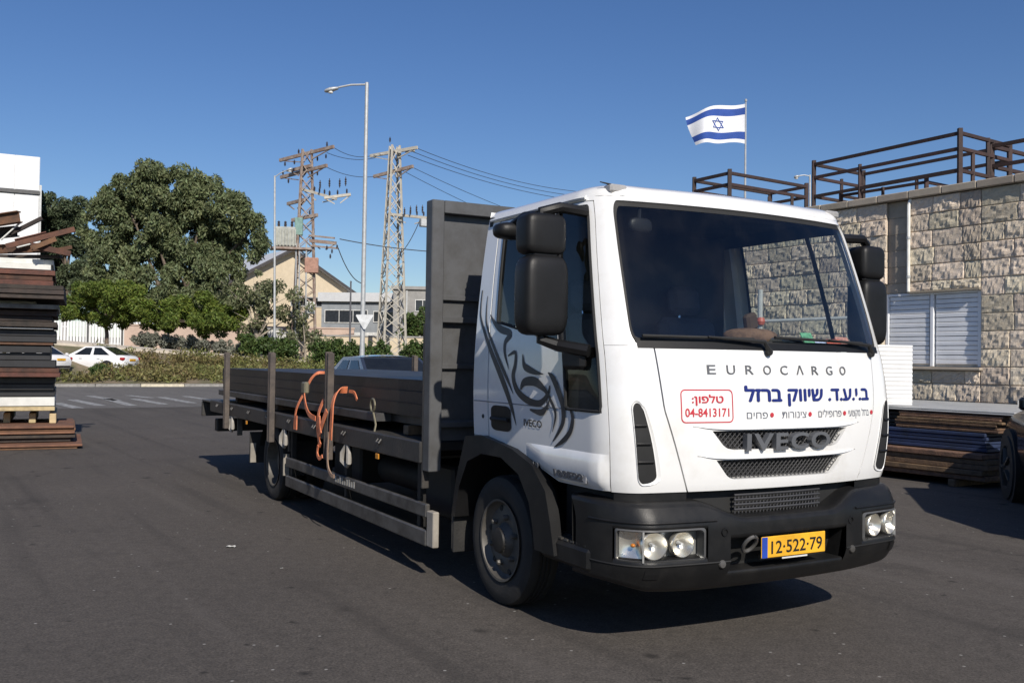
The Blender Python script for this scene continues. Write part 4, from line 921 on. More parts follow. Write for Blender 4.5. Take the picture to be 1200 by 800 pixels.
def fillloop(mb, loop, rings, off=0., mi=0):
    cu = sum(p[0] for p in loop)/len(loop); cz = sum(p[1] for p in loop)/len(loop); n = len(loop); vs = []
    for r in range(rings+1):
        k = 1-r/rings; k = max(k, .02)
        vs += [S(cu+(u-cu)*k, cz+(z-cz)*k, off) for u, z in loop]
    fs = [(r*n+i, r*n+(i+1) % n, (r+1)*n+(i+1) % n, (r+1)*n+i) for r in range(rings) for i in range(n)]+[tuple(rings*n+i for i in range(n))]
    return mb.add(vs, fs, mi)
def ringloop(mb, A, B, rings, off=0., off2=None, mi=0):
    off2 = off if off2 is None else off2; n = len(A); vs = []
    for r in range(rings+1):
        k = r/rings; vs += [S(lerp(a[0], b[0], k), lerp(a[1], b[1], k), lerp(off, off2, k)) for a, b in zip(A, B)]
    return mb.add(vs, [(r*n+i, r*n+(i+1) % n, (r+1)*n+(i+1) % n, (r+1)*n+i) for r in range(rings) for i in range(n)], mi)
def rrect(x0, x1, z0, z1, rx, rz, ne=10, nc=5):
    P = []
    cs = [(x1-rx, z0+rz, -90), (x1-rx, z1-rz, 0), (x0+rx, z1-rz, 90), (x0+rx, z0+rz, 180)]
    for i, (cx, cz, a0) in enumerate(cs):
        arc = [(cx+rx*math.cos(R(a0+90*k/nc)), cz+rz*math.sin(R(a0+90*k/nc))) for k in range(nc+1)]
        P += arc; nx = cs[(i+1) % 4]; e = (nx[0]+rx*math.cos(R(nx[2])), nx[1]+rz*math.sin(R(nx[2])))
        for k in range(1, ne): P.append((lerp(arc[-1][0], e[0], k/ne), lerp(arc[-1][1], e[1], k/ne)))
    return P
PC = []   # cab body pieces
seam = lambda z: tab([(.81, .72), (1.23, .86), (1.55, .90)], z)
# ---- windscreen
wse = lambda z: lerp(1.10, 1.27, (z-1.555)/(2.318-1.555))
nrm = rrect(-1, 1, 1.56, 2.318, .09, .09, 16, 6)
inner = [(a*wse(z), z) for a, z in nrm]
outer_n = rrect(-1, 1, 1.548, 2.345, .0005, .0005, 16, 6)
outer = [(a*1.575, z) for a, z in outer_n]
cab = MB(); ringloop(cab, inner, outer, 6); lip(cab, inner, 0, -.03, True)
for s in (-1, 1):
    if s < 0: rpatch(cab, -1.575, lambda z: -seam(z)-.005, .812, 1.546, 26, 22)
    else: rpatch(cab, lambda z: seam(z)+.005, 1.575, .812, 1.546, 26, 22)
    lip(cab, [(s*lerp(.73, 1.575, i/16), .812) for i in range(17)], 0, -.05)
    lip(cab, [(s*(seam(z)+.005), z) for z in [lerp(.812, 1.546, i/12) for i in range(13)]], 0, -.03)
    lip(cab, [(s*1.575, z) for z in [lerp(.812, 2.345, i/20) for i in range(21)]], 0, -.04)
    lip(cab, [(s*lerp(.9, 1.575, i/10), 1.546) for i in range(11)], 0, -.02)
    # rear side panel behind the door
    a, b = (-3., -2.855) if s < 0 else (2.855, 3.)
    rpatch(cab, a, b, 1.0, 2.345, 4, 24); lip(cab, [(s*2.855, z) for z in [lerp(1., 2.345, i/14) for i in range(15)]], 0, -.04)
    # header above the door
    a, b = (-2.855, -1.575) if s < 0 else (1.575, 2.855)
    rpatch(cab, a, b, 2.322, 2.345, 30, 2)
# roof: shrinking loops up from the top line
loopu = [-3+i*.05 for i in range(20)]+[-2+i*.05 for i in range(20)]+[-1+i*.05 for i in range(41)]+[1+i*.05 for i in range(1, 21)]+[2+i*.05 for i in range(1, 21)]
base = [S(u, 2.345) for u in loopu]; nb = len(base)
def roofring(k, z): 
    out = []
    for p in base:
        c = Vector((max(-1.5, min(-.75, p.x)), max(-.5, min(.5, p.y)), 0)); d = Vector((c.x-p.x, c.y-p.y, 0))
        if p.x < -1.6 and abs(p.y) < .9: d.y = 0
        L_ = d.length; q = p+d*(min(k, L_*.95)/L_ if L_ > 1e-6 else 0); out.append(Vector((q.x, q.y, z)))
    return out
lev = [(0, 2.345), (.006, 2.365), (.022, 2.385), (.05, 2.402), (.09, 2.415), (.16, 2.426), (.28, 2.436), (.42, 2.441)]
rv = []
for k, z in lev: rv += roofring(k, z)
cab.add(rv, [(i*nb+j, i*nb+j+1, (i+1)*nb+j+1, (i+1)*nb+j) for i in range(len(lev)-1) for j in range(nb-1)]+[tuple((len(lev)-1)*nb+j for j in range(nb))])
# back wall
bw = [S(-3, z) for z in [lerp(1.0, 2.345, i/8) for i in range(9)]]
cab.grid(lambda a, b: Vector((XB-.02*math.sin(math.pi*a), lerp(1, -1, a)*lv(lerp(.9, 2.4, b))[1], lerp(.9, 2.4, b))), 8, 8)
cab.build('cab_body', WHITE, T, 40, fixn=False)
# glass with dark border
k_in = [(a*.955*wse(z), 1.945+(z-1.945)*.93) for a, z in nrm]
wsg = fillloop(MB(), k_in, 16, -.012).build('windscreen', WGLASS, T, 60, fixn=False)
ringloop(MB(), k_in, [(u, z) for u, z in inner], 2, -.011, -.011).build('windscreen_border', BLACK, wsg, 60, fixn=False)
# cowl strip, wipers
mb = MB(); rpatch(mb, lambda z: -seam(z)-.10, lambda z: seam(z)+.10, 1.535, 1.572, 40, 2, .002); mb.build('cowl', PLASTIC, T, 40, fixn=False)
for (u0, z0, u1, z1, ua, za) in ((-.97, 1.592, -.22, 1.588, -.12, 1.525), (-.05, 1.60, .80, 1.585, .88, 1.528)):
    m = MB(); m.tube([S(lerp(u0, u1, i/14), lerp(z0, z1, i/14), .016) for i in range(15)], .009, 6)
    mm = m.build('wiper', BLACK, T); ub = lerp(u0, u1, .55)
    m = MB(); m.tube([S(ua, za, .02), S(ua-.04, lerp(za, z1, .7), .035), S(ub, lerp(z0, z1, .55), .03)], [.016, .011, .006], 6)
    m.lathe([(0, .02), (.02, .015), (.024, 0)], 10, tuple(S(ua, za, .012)), 'x'); m.build('wiper_arm', BLACK, mm)
# ---- hood panel with two openings
g1 = lambda z: tab([(1.020, .40), (1.028, .452), (1.045, .480), (1.118, .553)], z)
g2 = lambda z: tab([(.868, .395), (.876, .432), (.893, .455), (.968, .525)], z)
hood = MB()
rpatch(hood, lambda z: -seam(z)+.005, lambda z: seam(z)-.005, 1.118, 1.534, 60, 16)
rpatch(hood, lambda z: -seam(z)+.005, lambda z: seam(z)-.005, .968, 1.020, 60, 3)
rpatch(hood, lambda z: -seam(z)+.005, lambda z: seam(z)-.005, .812, .868, 60, 3)
for g, a, b in ((g1, 1.020, 1.118), (g2, .868, .968)):
    rpatch(hood, lambda z: -seam(z)+.005, lambda z, g=g: -g(z), a, b, 10, 14); rpatch(hood, lambda z, g=g: g(z), lambda z: seam(z)-.005, a, b, 10, 14)
    zz = [lerp(a, b, i/14) for i in range(15)]
    lip(hood, [(-g(z), z) for z in zz[::-1]]+[(lerp(-g(a), g(a), i/20), a) for i in range(1, 20)]+[(g(z), z) for z in zz]+[(lerp(g(b), -g(b), i/20), b) for i in range(1, 20)], 0, -.05, True)
    # pointed brow over the opening
    br = MB(); ur = g(b)+.13
    br.grid(lambda p, q, b=b, ur=ur: S(lerp(-ur, ur, p), b+.022-.022*q*(1-abs(2*p-1)**6)+(.006*q), .012*math.sin(math.pi*.5*q)*(1-abs(2*p-1)**8)), 40, 3)
    PC.append(br)
lip(hood, [(-seam(z)+.005, z) for z in [lerp(.812, 1.534, i/14) for i in range(15)]]+[(lerp(-.89, .89, i/30), 1.534) for i in range(31)]+[(seam(z)-.005, z) for z in [lerp(1.534, .812, i/14) for i in range(15)]]+[(lerp(.71, -.71, i/30), .812) for i in range(31)], 0, -.03, True)
hd = hood.build('hood_panel', WHITE, T, 40, fixn=False)
for br in PC: br.build('grille_brow', WHITE, hd, 60, fixn=False)
MESHM = M('grille_mesh', (.045, .045, .048), .5)
for g, a, b in ((g1, 1.020, 1.118), (g2, .868, .968)):
    m = MB(); rpatch(m, lambda z, g=g: -g(z)-.03, lambda z, g=g: g(z)+.03, a-.01, b+.01, 20, 3, -.048); gb_ = m.build('grille_back', BLACK, hd, 40, fixn=False)
    m = MB(); zc = (a+b)/2; st_ = .034; x = -.62
    while x < .62:
        for sg in (-1, 1):
            pts = []
            for i in range(9):
                z = lerp(a, b, i/8); u = x+sg*(z-zc)*1.15
                if abs(u) < g(z): pts.append(S(u, z, -.018))
            if len(pts) > 1: m.tube(pts, .0026, 4, False)
        x += st_
    m.build('grille_mesh', MESHM, hd, 0)
# raised grille lettering and bonnet lettering
def fpt(y0, z0, off): return lambda x, y, l: S(u_of_y(y0+x, z0+y), z0+y, off+l)
EMB = M('emblem_grey', (.105, .11, .12), .32, var=.1)
text_mesh('emblem', 'IVECO', .118, fpt(-.285, 1.018, -.012), EMB, hd, .035, offset=.003, width=.60, spacing=1.15)
LETG = M('letter_grey', (.17, .17, .175), .35, metal=.4)
for i, ch in enumerate('EUROCARGO'):
    y = lerp(-.475, .475, i/8); ch = 'Λ' if i == 5 else ch
    text_mesh('letter', ch, .068, fpt(y-.026, 1.408, .001), LETG, hd, .004, width=.052)
BLUE_T = M('print_blue', (.012, .022, .16), .4, var=.05); RED_T = M('print_red', (.50, .035, .05), .4, var=.05); GREY_T = M('print_grey', (.13, .14, .17), .4, var=.05)
heb = lambda t: t[::-1]
for wd, y0, y1 in (('ב.י.ע.ד.', .335, .705), ('שיווק', .02, .285), ('ברזל', -.275, -.03)): text_mesh('lettering', heb(wd), .105, fpt(y0, 1.268, .002), BLUE_T, hd, width=y1-y0, bold=.005, split=True)
text_mesh('lettering', heb('טלפון:'), .055, fpt(-.60, 1.262, .002), RED_T, hd, width=.185, bold=.002)
text_mesh('lettering', '04-8413171', .060, fpt(-.642, 1.192, .002), RED_T, hd, width=.262, offset=.0012)
for wd, y0, y1 in (('פחים', -.27, -.13), ('צינורות', -.03, .15), ('פרופילים', .245, .44), ('מקצועי', .505, .615), ('ברזל', .632, .70)):
    text_mesh('lettering', heb(wd), .056, fpt(y0, 1.178, .002), GREY_T, hd, width=y1-y0)
    if wd == 'מקצועי': continue
    m = MB(); yc = y1+.028; m.add([S(u_of_y(yc+.013*math.cos(a), 1.196), 1.196+.013*math.sin(a), .003) for a in [k*math.pi/6 for k in range(12)]], [tuple(range(12))]); m.build('dot', RED_T, hd, 0, fixn=False)
bo = [(u_of_y(y, z), z) for y, z in rrect(-.665, -.355, 1.160, 1.330, .025, .025, 8, 4)]; bi = [(u_of_y(y, z), z) for y, z in rrect(-.659, -.361, 1.166, 1.324, .02, .02, 8, 4)]
ringloop(MB(), bi, bo, 1, .002).build('print_border', RED_T, hd, 0, fixn=False)
# ---- corner vents
for s in (-1, 1):
    z0, z1 = .862, 1.262
    ue = lambda t: lerp(1.10, 1.17, t); ui = lambda t: lerp(.92, 1.0, t**1.6)
    lp = []
    for a, b in rrect(0, 1, 0, 1, .45, .1, 8, 6):
        z = lerp(z0, z1, b); u = lerp(ui(b), ue(b), a); lp.append((s*u, z))
    if s < 0: lp = lp[::-1]
    cu = sum(p[0] for p in lp)/len(lp); cz = (z0+z1)/2
    o2 = [(cu+(u-cu)*1.22, cz+(z-cz)*1.05) for u, z in lp]
    rim_ = ringloop(MB(), lp, o2, 3, -.004, .006).build('vent_surround', WHITE, T, 60, fixn=False)
    v_ = fillloop(MB(), lp, 4, .0035).build('vent', BLACK, rim_, 60, fixn=False)
    for zz in (.97, 1.06, 1.15):
        t = (zz-z0)/(z1-z0); m = MB(); m.tube([S(s*lerp(ui(t)+.01, ue(t)-.01, i/4), zz, .008) for i in range(5)], .007, 6); m.build('vent_fin', PLASTIC, rim_)
# ---- doors
def door(s):
    q = lambda a, b: (s*a, s*b) if s > 0 else (s*b, s*a)    # keep u ascending
    zb = lambda u: tab([(1.575, .815), (2.24, .815), (2.42, .885), (2.57, .95), (2.85, 1.0)], abs(u))
    wl_ = lambda u: tab([(2.17, 1.555), (2.38, 1.605), (2.76, 1.69)], abs(u))
    d = MB()
    u0, u1 = q(1.592, 2.842); cpatch(d, u0, u1, zb, 1.205, 44, 14)
    u0, u1 = q(1.592, 1.70); cpatch(d, u0, u1, 1.205, 2.318, 4, 34)
    u0, u1 = q(2.17, 2.842); cpatch(d, u0, u1, 1.205, lambda u: wl_(u) if abs(u) < 2.775 else 1.69, 26, 14)
    u0, u1 = q(2.775, 2.842); cpatch(d, u0, u1, 1.69, 2.318, 3, 20)
    u0, u1 = q(1.70, 2.775); cpatch(d, u0, u1, 2.296, 2.318, 26, 2)
    # ledge that flares out along the bottom
    u0, u1 = q(1.60, 2.50); d.grid(lambda a, b: S(lerp(u0, u1, a), lerp(zb(lerp(u0, u1, a))+.004, 1.0 if True else 0, b), .022*math.sin(math.pi*b)**.6*min(1, 6*min(a, 1-a))), 30, 8)
    lip(d, [(s*u, 2.318) for u in [lerp(1.592, 2.842, i/20) for i in range(21)]]+[(s*2.842, z) for z in [lerp(2.318, 1.0, i/14) for i in range(15)]]+[(s*u, zb(u)) for u in [lerp(2.842, 1.592, i/20) for i in range(21)]]+[(s*1.592, z) for z in [lerp(.815, 2.318, i/20) for i in range(21)]], 0, -.035)
    do = d.build('door', WHITE, T, 40, fixn=False)
    # crease line
    m = MB(); m.tube([S(s*lerp(2.20, 2.995, i/20), 1.212, .0) for i in range(21)], .0035, 4); m.build('crease', M('seam_grey', (.25, .25, .26), .5), do)
    # glass
    m = MB(); u0, u1 = q(2.185, 2.765); cpatch(m, u0, u1, lambda u: wl_(u)+.012, 2.29, 12, 14, -.006); m.build('window', DGLASS, do, 60, fixn=False)
    m = MB(); u0, u1 = q(1.715, 2.155); cpatch(m, u0, u1, 1.222, 2.29, 12, 20, -.006); m.build('window', DGLASS, do, 60, fixn=False)
    # rubber frames
    fr_ = [[(u, wl_(u)+.004) for u in [lerp(2.185, 2.765, i/10) for i in range(11)]]+[(2.77, z) for z in [lerp(1.70, 2.285, i/8) for i in range(9)]]+[(u, 2.292) for u in [lerp(2.765, 1.715, i/16) for i in range(17)]]+[(1.708, z) for z in [lerp(2.285, 1.24, i/16) for i in range(17)]]+[(u, 1.213) for u in [lerp(1.73, 2.14, i/8) for i in range(9)]]+[(2.163, z) for z in [lerp(1.225, 1.56, i/6) for i in range(7)]]]
    for f in fr_: m = MB(); m.tube([S(s*u, z, .001) for u, z in f], .009, 6, False); m.build('window_seal', BLACK, do)
    m = MB(); m.tube([S(s*2.17, lerp(1.56, 2.292, i/8), .001) for i in range(9)], .014, 6); m.build('window_divider', PLASTIC, do)
    m = MB(); m.tube([S(s*2.185, lerp(1.57, 2.28, i/8), .008) for i in range(9)], .006, 6); m.build('divider_trim', GALV, do)
    # handle: recessed cup and grip
    lp = [(s*u, z) for u, z in rrect(2.655, 2.845, 1.045, 1.195, .05, .03, 4, 4)]
    if s < 0: lp = lp[::-1]
    lp = [(u+s*-.03, z) for u, z in lp]
    h = fillloop(MB(), lp, 3, .004).build('door_handle', PLASTIC, do, 60, fixn=False)
    m = MB(); m.tube([S(s*lerp(2.645, 2.80, i/6), 1.115, .012+.012*math.sin(math.pi*i/6)) for i in range(7)], .013, 6); m.build('grip', BLACK, h)
    m = MB(); m.lathe([(0, .004), (.012, .003), (.014, 0)], 10, tuple(S(s*2.9, 1.12, .001)), 'y', s); m.build('lock', PLASTIC, do)
    return do
DECAL = M('swirl_black', (.03, .032, .038), .35, var=.08)
STROKES = [[(-2.97, 1.9, .0117), (-2.97, 1.8, .0146), (-2.95, 1.71, .019), (-2.83, 1.53, .0322), (-2.71, 1.36, .041), (-2.63, 1.22, .0322), (-2.58, 1.09, .0029)], [(-2.9, 1.86, .0059), (-2.9, 1.77, .0117), (-2.88, 1.67, .0161), (-2.77, 1.51, .0234), (-2.66, 1.36, .022), (-2.6, 1.27, .0029)], [(-2.85, 1.74, .0073), (-2.8, 1.69, .0234), (-2.73, 1.65, .0381), (-2.63, 1.62, .0322), (-2.68, 1.57, .0263), (-2.68, 1.5, .0205), (-2.64, 1.41, .0029)], [(-2.65, 1.49, .0059), (-2.58, 1.51, .0205), (-2.58, 1.44, .0263), (-2.6, 1.37, .0307), (-2.56, 1.29, .0351), (-2.47, 1.24, .0351), (-2.37, 1.23, .0293), (-2.3, 1.28, .022), (-2.28, 1.33, .0088)], [(-2.51, 1.5, .0059), (-2.5, 1.44, .0263), (-2.47, 1.42, .0351), (-2.4, 1.4, .0234), (-2.33, 1.39, .0029)], [(-2.53, 1.3, .0117), (-2.5, 1.34, .0351), (-2.42, 1.35, .0439), (-2.36, 1.33, .0381), (-2.31, 1.29, .0176), (-2.31, 1.23, .0044)], [(-2.29, 1.4, .0059), (-2.25, 1.37, .0322), (-2.21, 1.3, .0381), (-2.18, 1.22, .0351), (-2.19, 1.13, .0263), (-2.27, 1.03, .0044)], [(-2.13, 1.22, .0117), (-2.11, 1.17, .0249), (-2.13, 1.1, .0278), (-2.18, 1.05, .0234), (-2.26, 1.0, .0044)], [(-2.32, 1.32, .0073), (-2.28, 1.26, .019), (-2.24, 1.18, .019), (-2.27, 1.08, .0029)], [(-2.45, 1.19, .0088), (-2.36, 1.18, .0293), (-2.31, 1.21, .0205), (-2.28, 1.26, .0044)]]
def catmull(P, n):
    out = []
    for i in range(len(P)-1):
        p0, p1, p2, p3 = P[max(i-1, 0)], P[i], P[i+1], P[min(i+2, len(P)-1)]
        for k in range(n):
            t = k/n; out.append(tuple(.5*(2*b+(c-a)*t+(2*a-5*b+4*c-d)*t*t+(3*b-a-3*c+d)*t**3) for a, b, c, d in zip(p0, p1, p2, p3)))
    return out+[P[-1]]
for s in (-1, 1):
    do = door(s)
    if s < 0:
        for si, st in enumerate(STROKES):
            C_ = catmull(st, 7); vs = []; K = 1.32
            for i, (u, z, w) in enumerate(C_):
                a, b = C_[max(i-1, 0)], C_[min(i+1, len(C_)-1)]; du, dz = (b[0]-a[0])*K, b[1]-a[1]; l = math.hypot(du, dz) or 1
                w = max(w*1.2, .003); nu_, nz_ = -dz/l/K, du/l; off = .0025+.0004*si
                vs += [S(u+nu_*w/2, z+nz_*w/2, off), S(u-nu_*w/2, z-nz_*w/2, off)]
            MB().add(vs, [(2*i, 2*i+1, 2*i+3, 2*i+2) for i in range(len(C_)-1)]).build('swirl_stroke', DECAL, do, 0, fixn=False)
    # side text: reads towards the front on the right side
    def spt(x0, z0, off, s=s): return lambda x, y, l: Vector((x0-s*x, s*(lv(z0+y)[1]+off+l), z0+y))
    text_mesh('lettering', 'IVECO', .055, spt(-1.045 if s < 0 else -.85, 1.095, .003), DECAL, do, width=.20, offset=.001)
    text_mesh('badge', '100E22', .052, spt(-.705 if s < 0 else -.41, .850, .024), EMB, do, .006, width=.29, offset=.002)
    text_mesh('badge', '4.9', .05, spt(-.945 if s < 0 else -.86, .868, .022), EMB, do, .004, width=.075, offset=.001)
    bk = MB(); bk.box(-.72, -.40, s*(lv(.86)[1]+.019), s*(lv(.86)[1]+.0235), .842, .90); bk.build('badge_plate', M('badge_silver', (.3, .3, .31), .4), do, 0)
# ---- lights on the roof corner, aerial
for s in (-1, 1):
    p = Vector((-.52, s*.80, 2.395)); MB().box(p.x-.03, p.x+.05, p.y-.055, p.y+.055, p.z-.035, p.z+.012, .012).build('marker_lamp', M('marker_lens', (.35, .34, .33), .2), T)
    if s < 0: MB().tube([(p.x+.02, p.y-.03, p.z+.01), (p.x-.01, p.y-.085, p.z+.025)], [.006, .003], 6).build('aerial', BLACK, T)
for s in (-1, 1): MB().tube([S(s*lerp(1.7, 2.95, i/16), 2.335, .012) for i in range(17)], .010, 6).build('rain_gutter', WHITE, T)
# ---- mirrors
def rounded_solid(mb, c, hx, hy, hz, n=14, e=4., taper=0.):
    def fn(a, b):
        th_, ph = (a*2-1)*math.pi, (b-.5)*math.pi
        f = lambda v, p: math.copysign(abs(v)**(2/p), v)
        z = f(math.sin(ph), e); k = 1-taper*z
        return Vector((c[0]+hx*f(math.cos(ph), e)*f(math.cos(th_), e)*k, c[1]+hy*f(math.cos(ph), e)*f(math.sin(th_), e)*k, c[2]+hz*z))
    return mb.grid(fn, n*2, n)
MIRR = M('mirror_glass', (.55, .6, .65), .03, metal=1., var=.02)
for s in (-1, 1):
    yc = s*(1.225 if s < 0 else 1.20); xc = -.555; wy = 1. if s < 0 else .86
    mt = rounded_solid(MB(), (xc, yc, 1.80), .085, .130*wy, .207, e=5.).build('mirror_housing', PLASTIC, T, 60)
    MB().box(xc-.084, xc-.072, yc-.105*wy, yc+.105*wy, 1.63, 1.97, .01).build('mirror_glass', MIRR, mt)
    mu = rounded_solid(MB(), (xc-.01, yc, 2.115), .08, .122*wy, .108, e=5.).build('mirror_housing', PLASTIC, T, 60)
    MB().box(xc-.094, xc-.08, yc-.095*wy, yc+.095*wy, 2.04, 2.19, .01).build('mirror_glass', MIRR, mu)
    MB().box(xc-.045, xc+.045, yc-.08, yc+.08, 1.99, 2.03, .015).build('mirror_link', PLASTIC, mt)
    m = MB(); m.tube([S(s*1.74, 2.255, .01), (xc+.02, s*1.13, 2.262), (xc-.01, yc, 2.235), (xc-.01, yc, 2.18)], [.03, .028, .028, .022], 8); m.build('mirror_arm', PLASTIC, T)
    m = MB(); m.tube([S(s*1.85, 1.515, .01), (xc+.03, s*1.14, 1.545), (xc, yc, 1.575), (xc, yc, 1.64)], [.034, .032, .03, .022], 8); m.build('mirror_arm', PLASTIC, T)
    m = MB(); m.box(-.60, -.40, s*1.028, s*1.075, 1.42, 1.545, .02); m.build('mirror_mount', PLASTIC, T)
    if s < 0:
        k_ = rounded_solid(MB(), (-.86, -1.24, 2.165), .07, .10, .045, 10, 3).build('mirror_housing', PLASTIC, T, 60)
        MB().tube([(-.60, -1.23, 2.225), (-.72, -1.235, 2.235), (-.84, -1.24, 2.20)], .02, 8).build('mirror_arm', PLASTIC, k_)
# ---- cab interior
INT = M('interior_grey', (.035, .04, .042), .85, var=.15); DASH = M('dashboard_grey', (.06, .066, .066), .8, var=.15, vs=8); SEAT = M('seat_cloth', (.06, .062, .075), .95, var=.2)
m = MB(); m.box(-1.63, -.2, -.93, .93, .96, 1.02).box(-1.66, -1.62, -.95, .95, 1.02, 2.36).box(-1.66, -.60, -.86, .86, 2.352, 2.366); m.build('cab_lining', INT, T, 0)
for s in (-1, 1):
    m = MB(); a, b = (-2.84, -1.6) if s < 0 else (1.6, 2.84); cpatch(m, a, b, 1.0, lambda u: 1.45 if abs(u) < 2.17 else 1.54, 20, 4, -.05); m.build('door_lining', INT, T, 40, fixn=False)
m = MB(); m.grid(lambda a, b: Vector((lerp(-.20, -.75, b)-.10*(2*a-1)**2, lerp(-.88, .88, a), 1.50+.04*math.sin(b*3.1)-.30*max(0, b-.75))), 24, 10)
m.grid(lambda a, b: Vector((-.75-.10*(2*a-1)**2, lerp(-.88, .88, a), lerp(1.43, 1.0, b))), 24, 2)
dash = m.build('dashboard', DASH, T, 50); MB().box(-.70, -.50, .28, .72, 1.50, 1.575, .03).build('instrument_hood', DASH, dash)
sw = MB(); c_ = Vector((-.82, .50, 1.50)); ax = Vector((-.42, 0, .9)).normalized(); e1 = Vector((0, 1, 0)); e2 = ax.cross(e1)
ring_ = [c_+(e1*math.cos(a)+e2*math.sin(a))*.21 for a in [k*2*math.pi/28 for k in range(29)]]
sw.tube(ring_, .016, 8, False); sw.tube([c_+e1*.2, c_-ax*.03, c_-e1*.2], .015, 6); sw.tube([c_-ax*.03, c_-e2*.2], .015, 6); sw.tube([c_, c_-ax*.28], .035, 8); sw.build('steering_wheel', BLACK, T)
for y in (.50, -.30, -.66):
    st = MB(); w = .24 if y > 0 else .17
    st.box(-1.35, -.92, y-w, y+w, 1.06, 1.22, .05).build('seat', SEAT, T); b_ = MB().box(-.06, .06, -w, w, 0, .60, .05).build('backrest', SEAT, T, loc=(-1.40, y, 1.18), rot=(0, R(-10), 0))
    MB().box(-.05, .05, -.13, .13, .62, .82, .04).build('headrest', SEAT, b_)
    MB().tube([(0, -.05, .56), (0, -.05, .66)], .008, 6).build('headrest_rod', CHROME, b_)
for s in (-1, 1):  # sun visor / inner mirror hint
    MB().box(-.80, -.62, s*.45-.22, s*.45+.22, 2.345, 2.362, .004, T=None).build('sun_visor', M('visor_grey', (.05, .052, .055), .8), T)
    m = MB(); a, b = (-2.98, -1.30) if s < 0 else (1.30, 2.98); cpatch(m, a, b, 2.285, 2.40, 40, 3, -.045); m.build('roof_lining', INT, T, 40, fixn=False)
m = MB(); rounded_solid(m, (-.42, -.70, 2.19), .02, .075, .04, 8, 3); m.tube([(-.43, -.70, 2.22), (-.45, -.68, 2.32)], .01, 6); m.build('inner_mirror', PLASTIC, T, 50)
# things lying on the dashboard
def dthing(name, label, cat, x, y, z, rz=0.):
    o = link(name, None, None, T.matrix_basis @ Vector((x, y, z)), (0, 0, T.rotation_euler[2]+rz)); return tag(o, label, cat)
o = dthing('brown_bundle', 'brown and dark soft bundle on the dashboard behind the windscreen', 'bundle', -.50, .16, 1.56, .2)
m = rounded_solid(MB(), (0, 0, .055), .11, .20, .055, 10, 2.6); m.build('bundle_body', M('brown_cloth', (.13, .075, .045), .9, var=.4, vs=12), o, 60)
rounded_solid(MB(), (.03, .10, .035), .10, .09, .033, 8, 2.4).build('bundle_end', M('dark_cloth', (.02, .02, .02), .9), o, 60)
MB().box(-.05, .0, .02, .12, .085, .185, .015, T=Matrix.Rotation(.25, 4, 'X')).build('bundle_top', M('dark_brown_card', (.05, .032, .022), .9), o, 30)
for i, (y, c, lab, rz) in enumerate(((.46, (.35, .40, .55), 'blue and white paper on the dashboard', .3), (.60, (.50, .12, .08), 'red printed paper on the dashboard', -.2), (.72, (.42, .20, .16), 'reddish booklet in the corner of the windscreen', .1), (.36, (.10, .28, .16), 'small green card on the dashboard', .5))):
    o = dthing('paper', lab, 'paper', -.24-.16*(y/.9)**2, y+.06, 1.545, rz*.4); MB().box(-.004, .004, -.055, .055, .0, .06+.018*i, .001, T=Matrix.Rotation(-.5, 4, 'Y')).build('sheet', M('paper_%s' % 'abcd'[i], c, .8, var=.5, vs=25), o, 0)
# ---- bumper
BW, BRY, BRX = 1.03, .20, .30
def B0(u, z, off=0.):
    xf = .004-.07*max(0, (.465-z)/.13)**1.5-.03*max(0, (z-.63)/.1)**2; s = -1 if u < 0 else 1; a = abs(u)
    if a <= 1: y = a*(BW-BRY); x = xf-.10*(y/BW)**2; n = Vector((1, s*.2*y/BW**2, 0))
    elif a <= 2:
        t = (a-1)*math.pi/2; y = BW-BRY+BRY*math.sin(t); x = xf-.10*(y/BW)**2-BRX*(1-math.cos(t)); n = Vector((math.cos(t), s*math.sin(t)*1.2+.15*s, 0))
    else: y = BW; x = xf-.10-BRX-(a-2)*.3; n = Vector((0, s, 0))
    n.normalize(); return Vector((x, s*y, z))+n*off
ub = lambda y: y/(BW-BRY)
btop = lambda u: lerp(.655, .745, sstep(.36, .72, abs(u))); bbot = lambda u: lerp(.335, .395, sstep(.6, 1.8, abs(u)))
bm = MB()
def bp(ua, ub_, zl, zh, nu, nz, round_top=False, depth=-.14):
    fl = zl if callable(zl) else (lambda u: zl); fh = zh if callable(zh) else (lambda u: zh)
    bm.grid(lambda a, b: B0(lerp(ua, ub_, a), lerp(fl(lerp(ua, ub_, a)), fh(lerp(ua, ub_, a)), b)), nu, nz)
    for f, sg in ((fl, -1), (fh, 1)):
        def e(a, b, f=f, sg=sg):
            u = lerp(ua, ub_, a); t = b*math.pi/2; r = .028
            if b < .999: return B0(u, f(u)+sg*r*math.sin(t), -r*(1-math.cos(t)))
            return B0(u, f(u)+sg*(r+.002), depth)
        bm.grid(e, nu, 5)
    for u in (ua, ub_): bm.add([B0(u, fl(u)), B0(u, fh(u)), B0(u, fh(u), depth), B0(u, fl(u), depth)], [(0, 1, 2, 3)])
LO, LI = 1.62, .665   # lamp opening in u
bp(-.50, .50, .60, btop, 24, 4); bp(-.50, .50, bbot, .385, 24, 3)
for s in (-1, 1):
    q = lambda a, b: (s*a, s*b) if s > 0 else (s*b, s*a)
    bp(*q(.50, LI), bbot, btop, 6, 12); bp(*q(LI, LO), .655, btop, 24, 4); bp(*q(LI, LO), bbot, .472, 24, 4); bp(*q(LO, 2.35), bbot, btop, 16, 12)
bum = bm.build('bumper', BUMP, T, 45)
m = MB(); m.grid(lambda a, b: B0(lerp(-.52, .52, a), lerp(.38, .62, b), -.12), 12, 2); m.build('bumper_recess', BLACK, bum, 0)
LAMPG = M('lamp_housing', (.55, .55, .53), .25, metal=.6, var=.1); LAMPF = M('lamp_surround', (.07, .07, .07), .4); LENS = glass('lamp_lens_glass', (.93, .94, .94), .03)
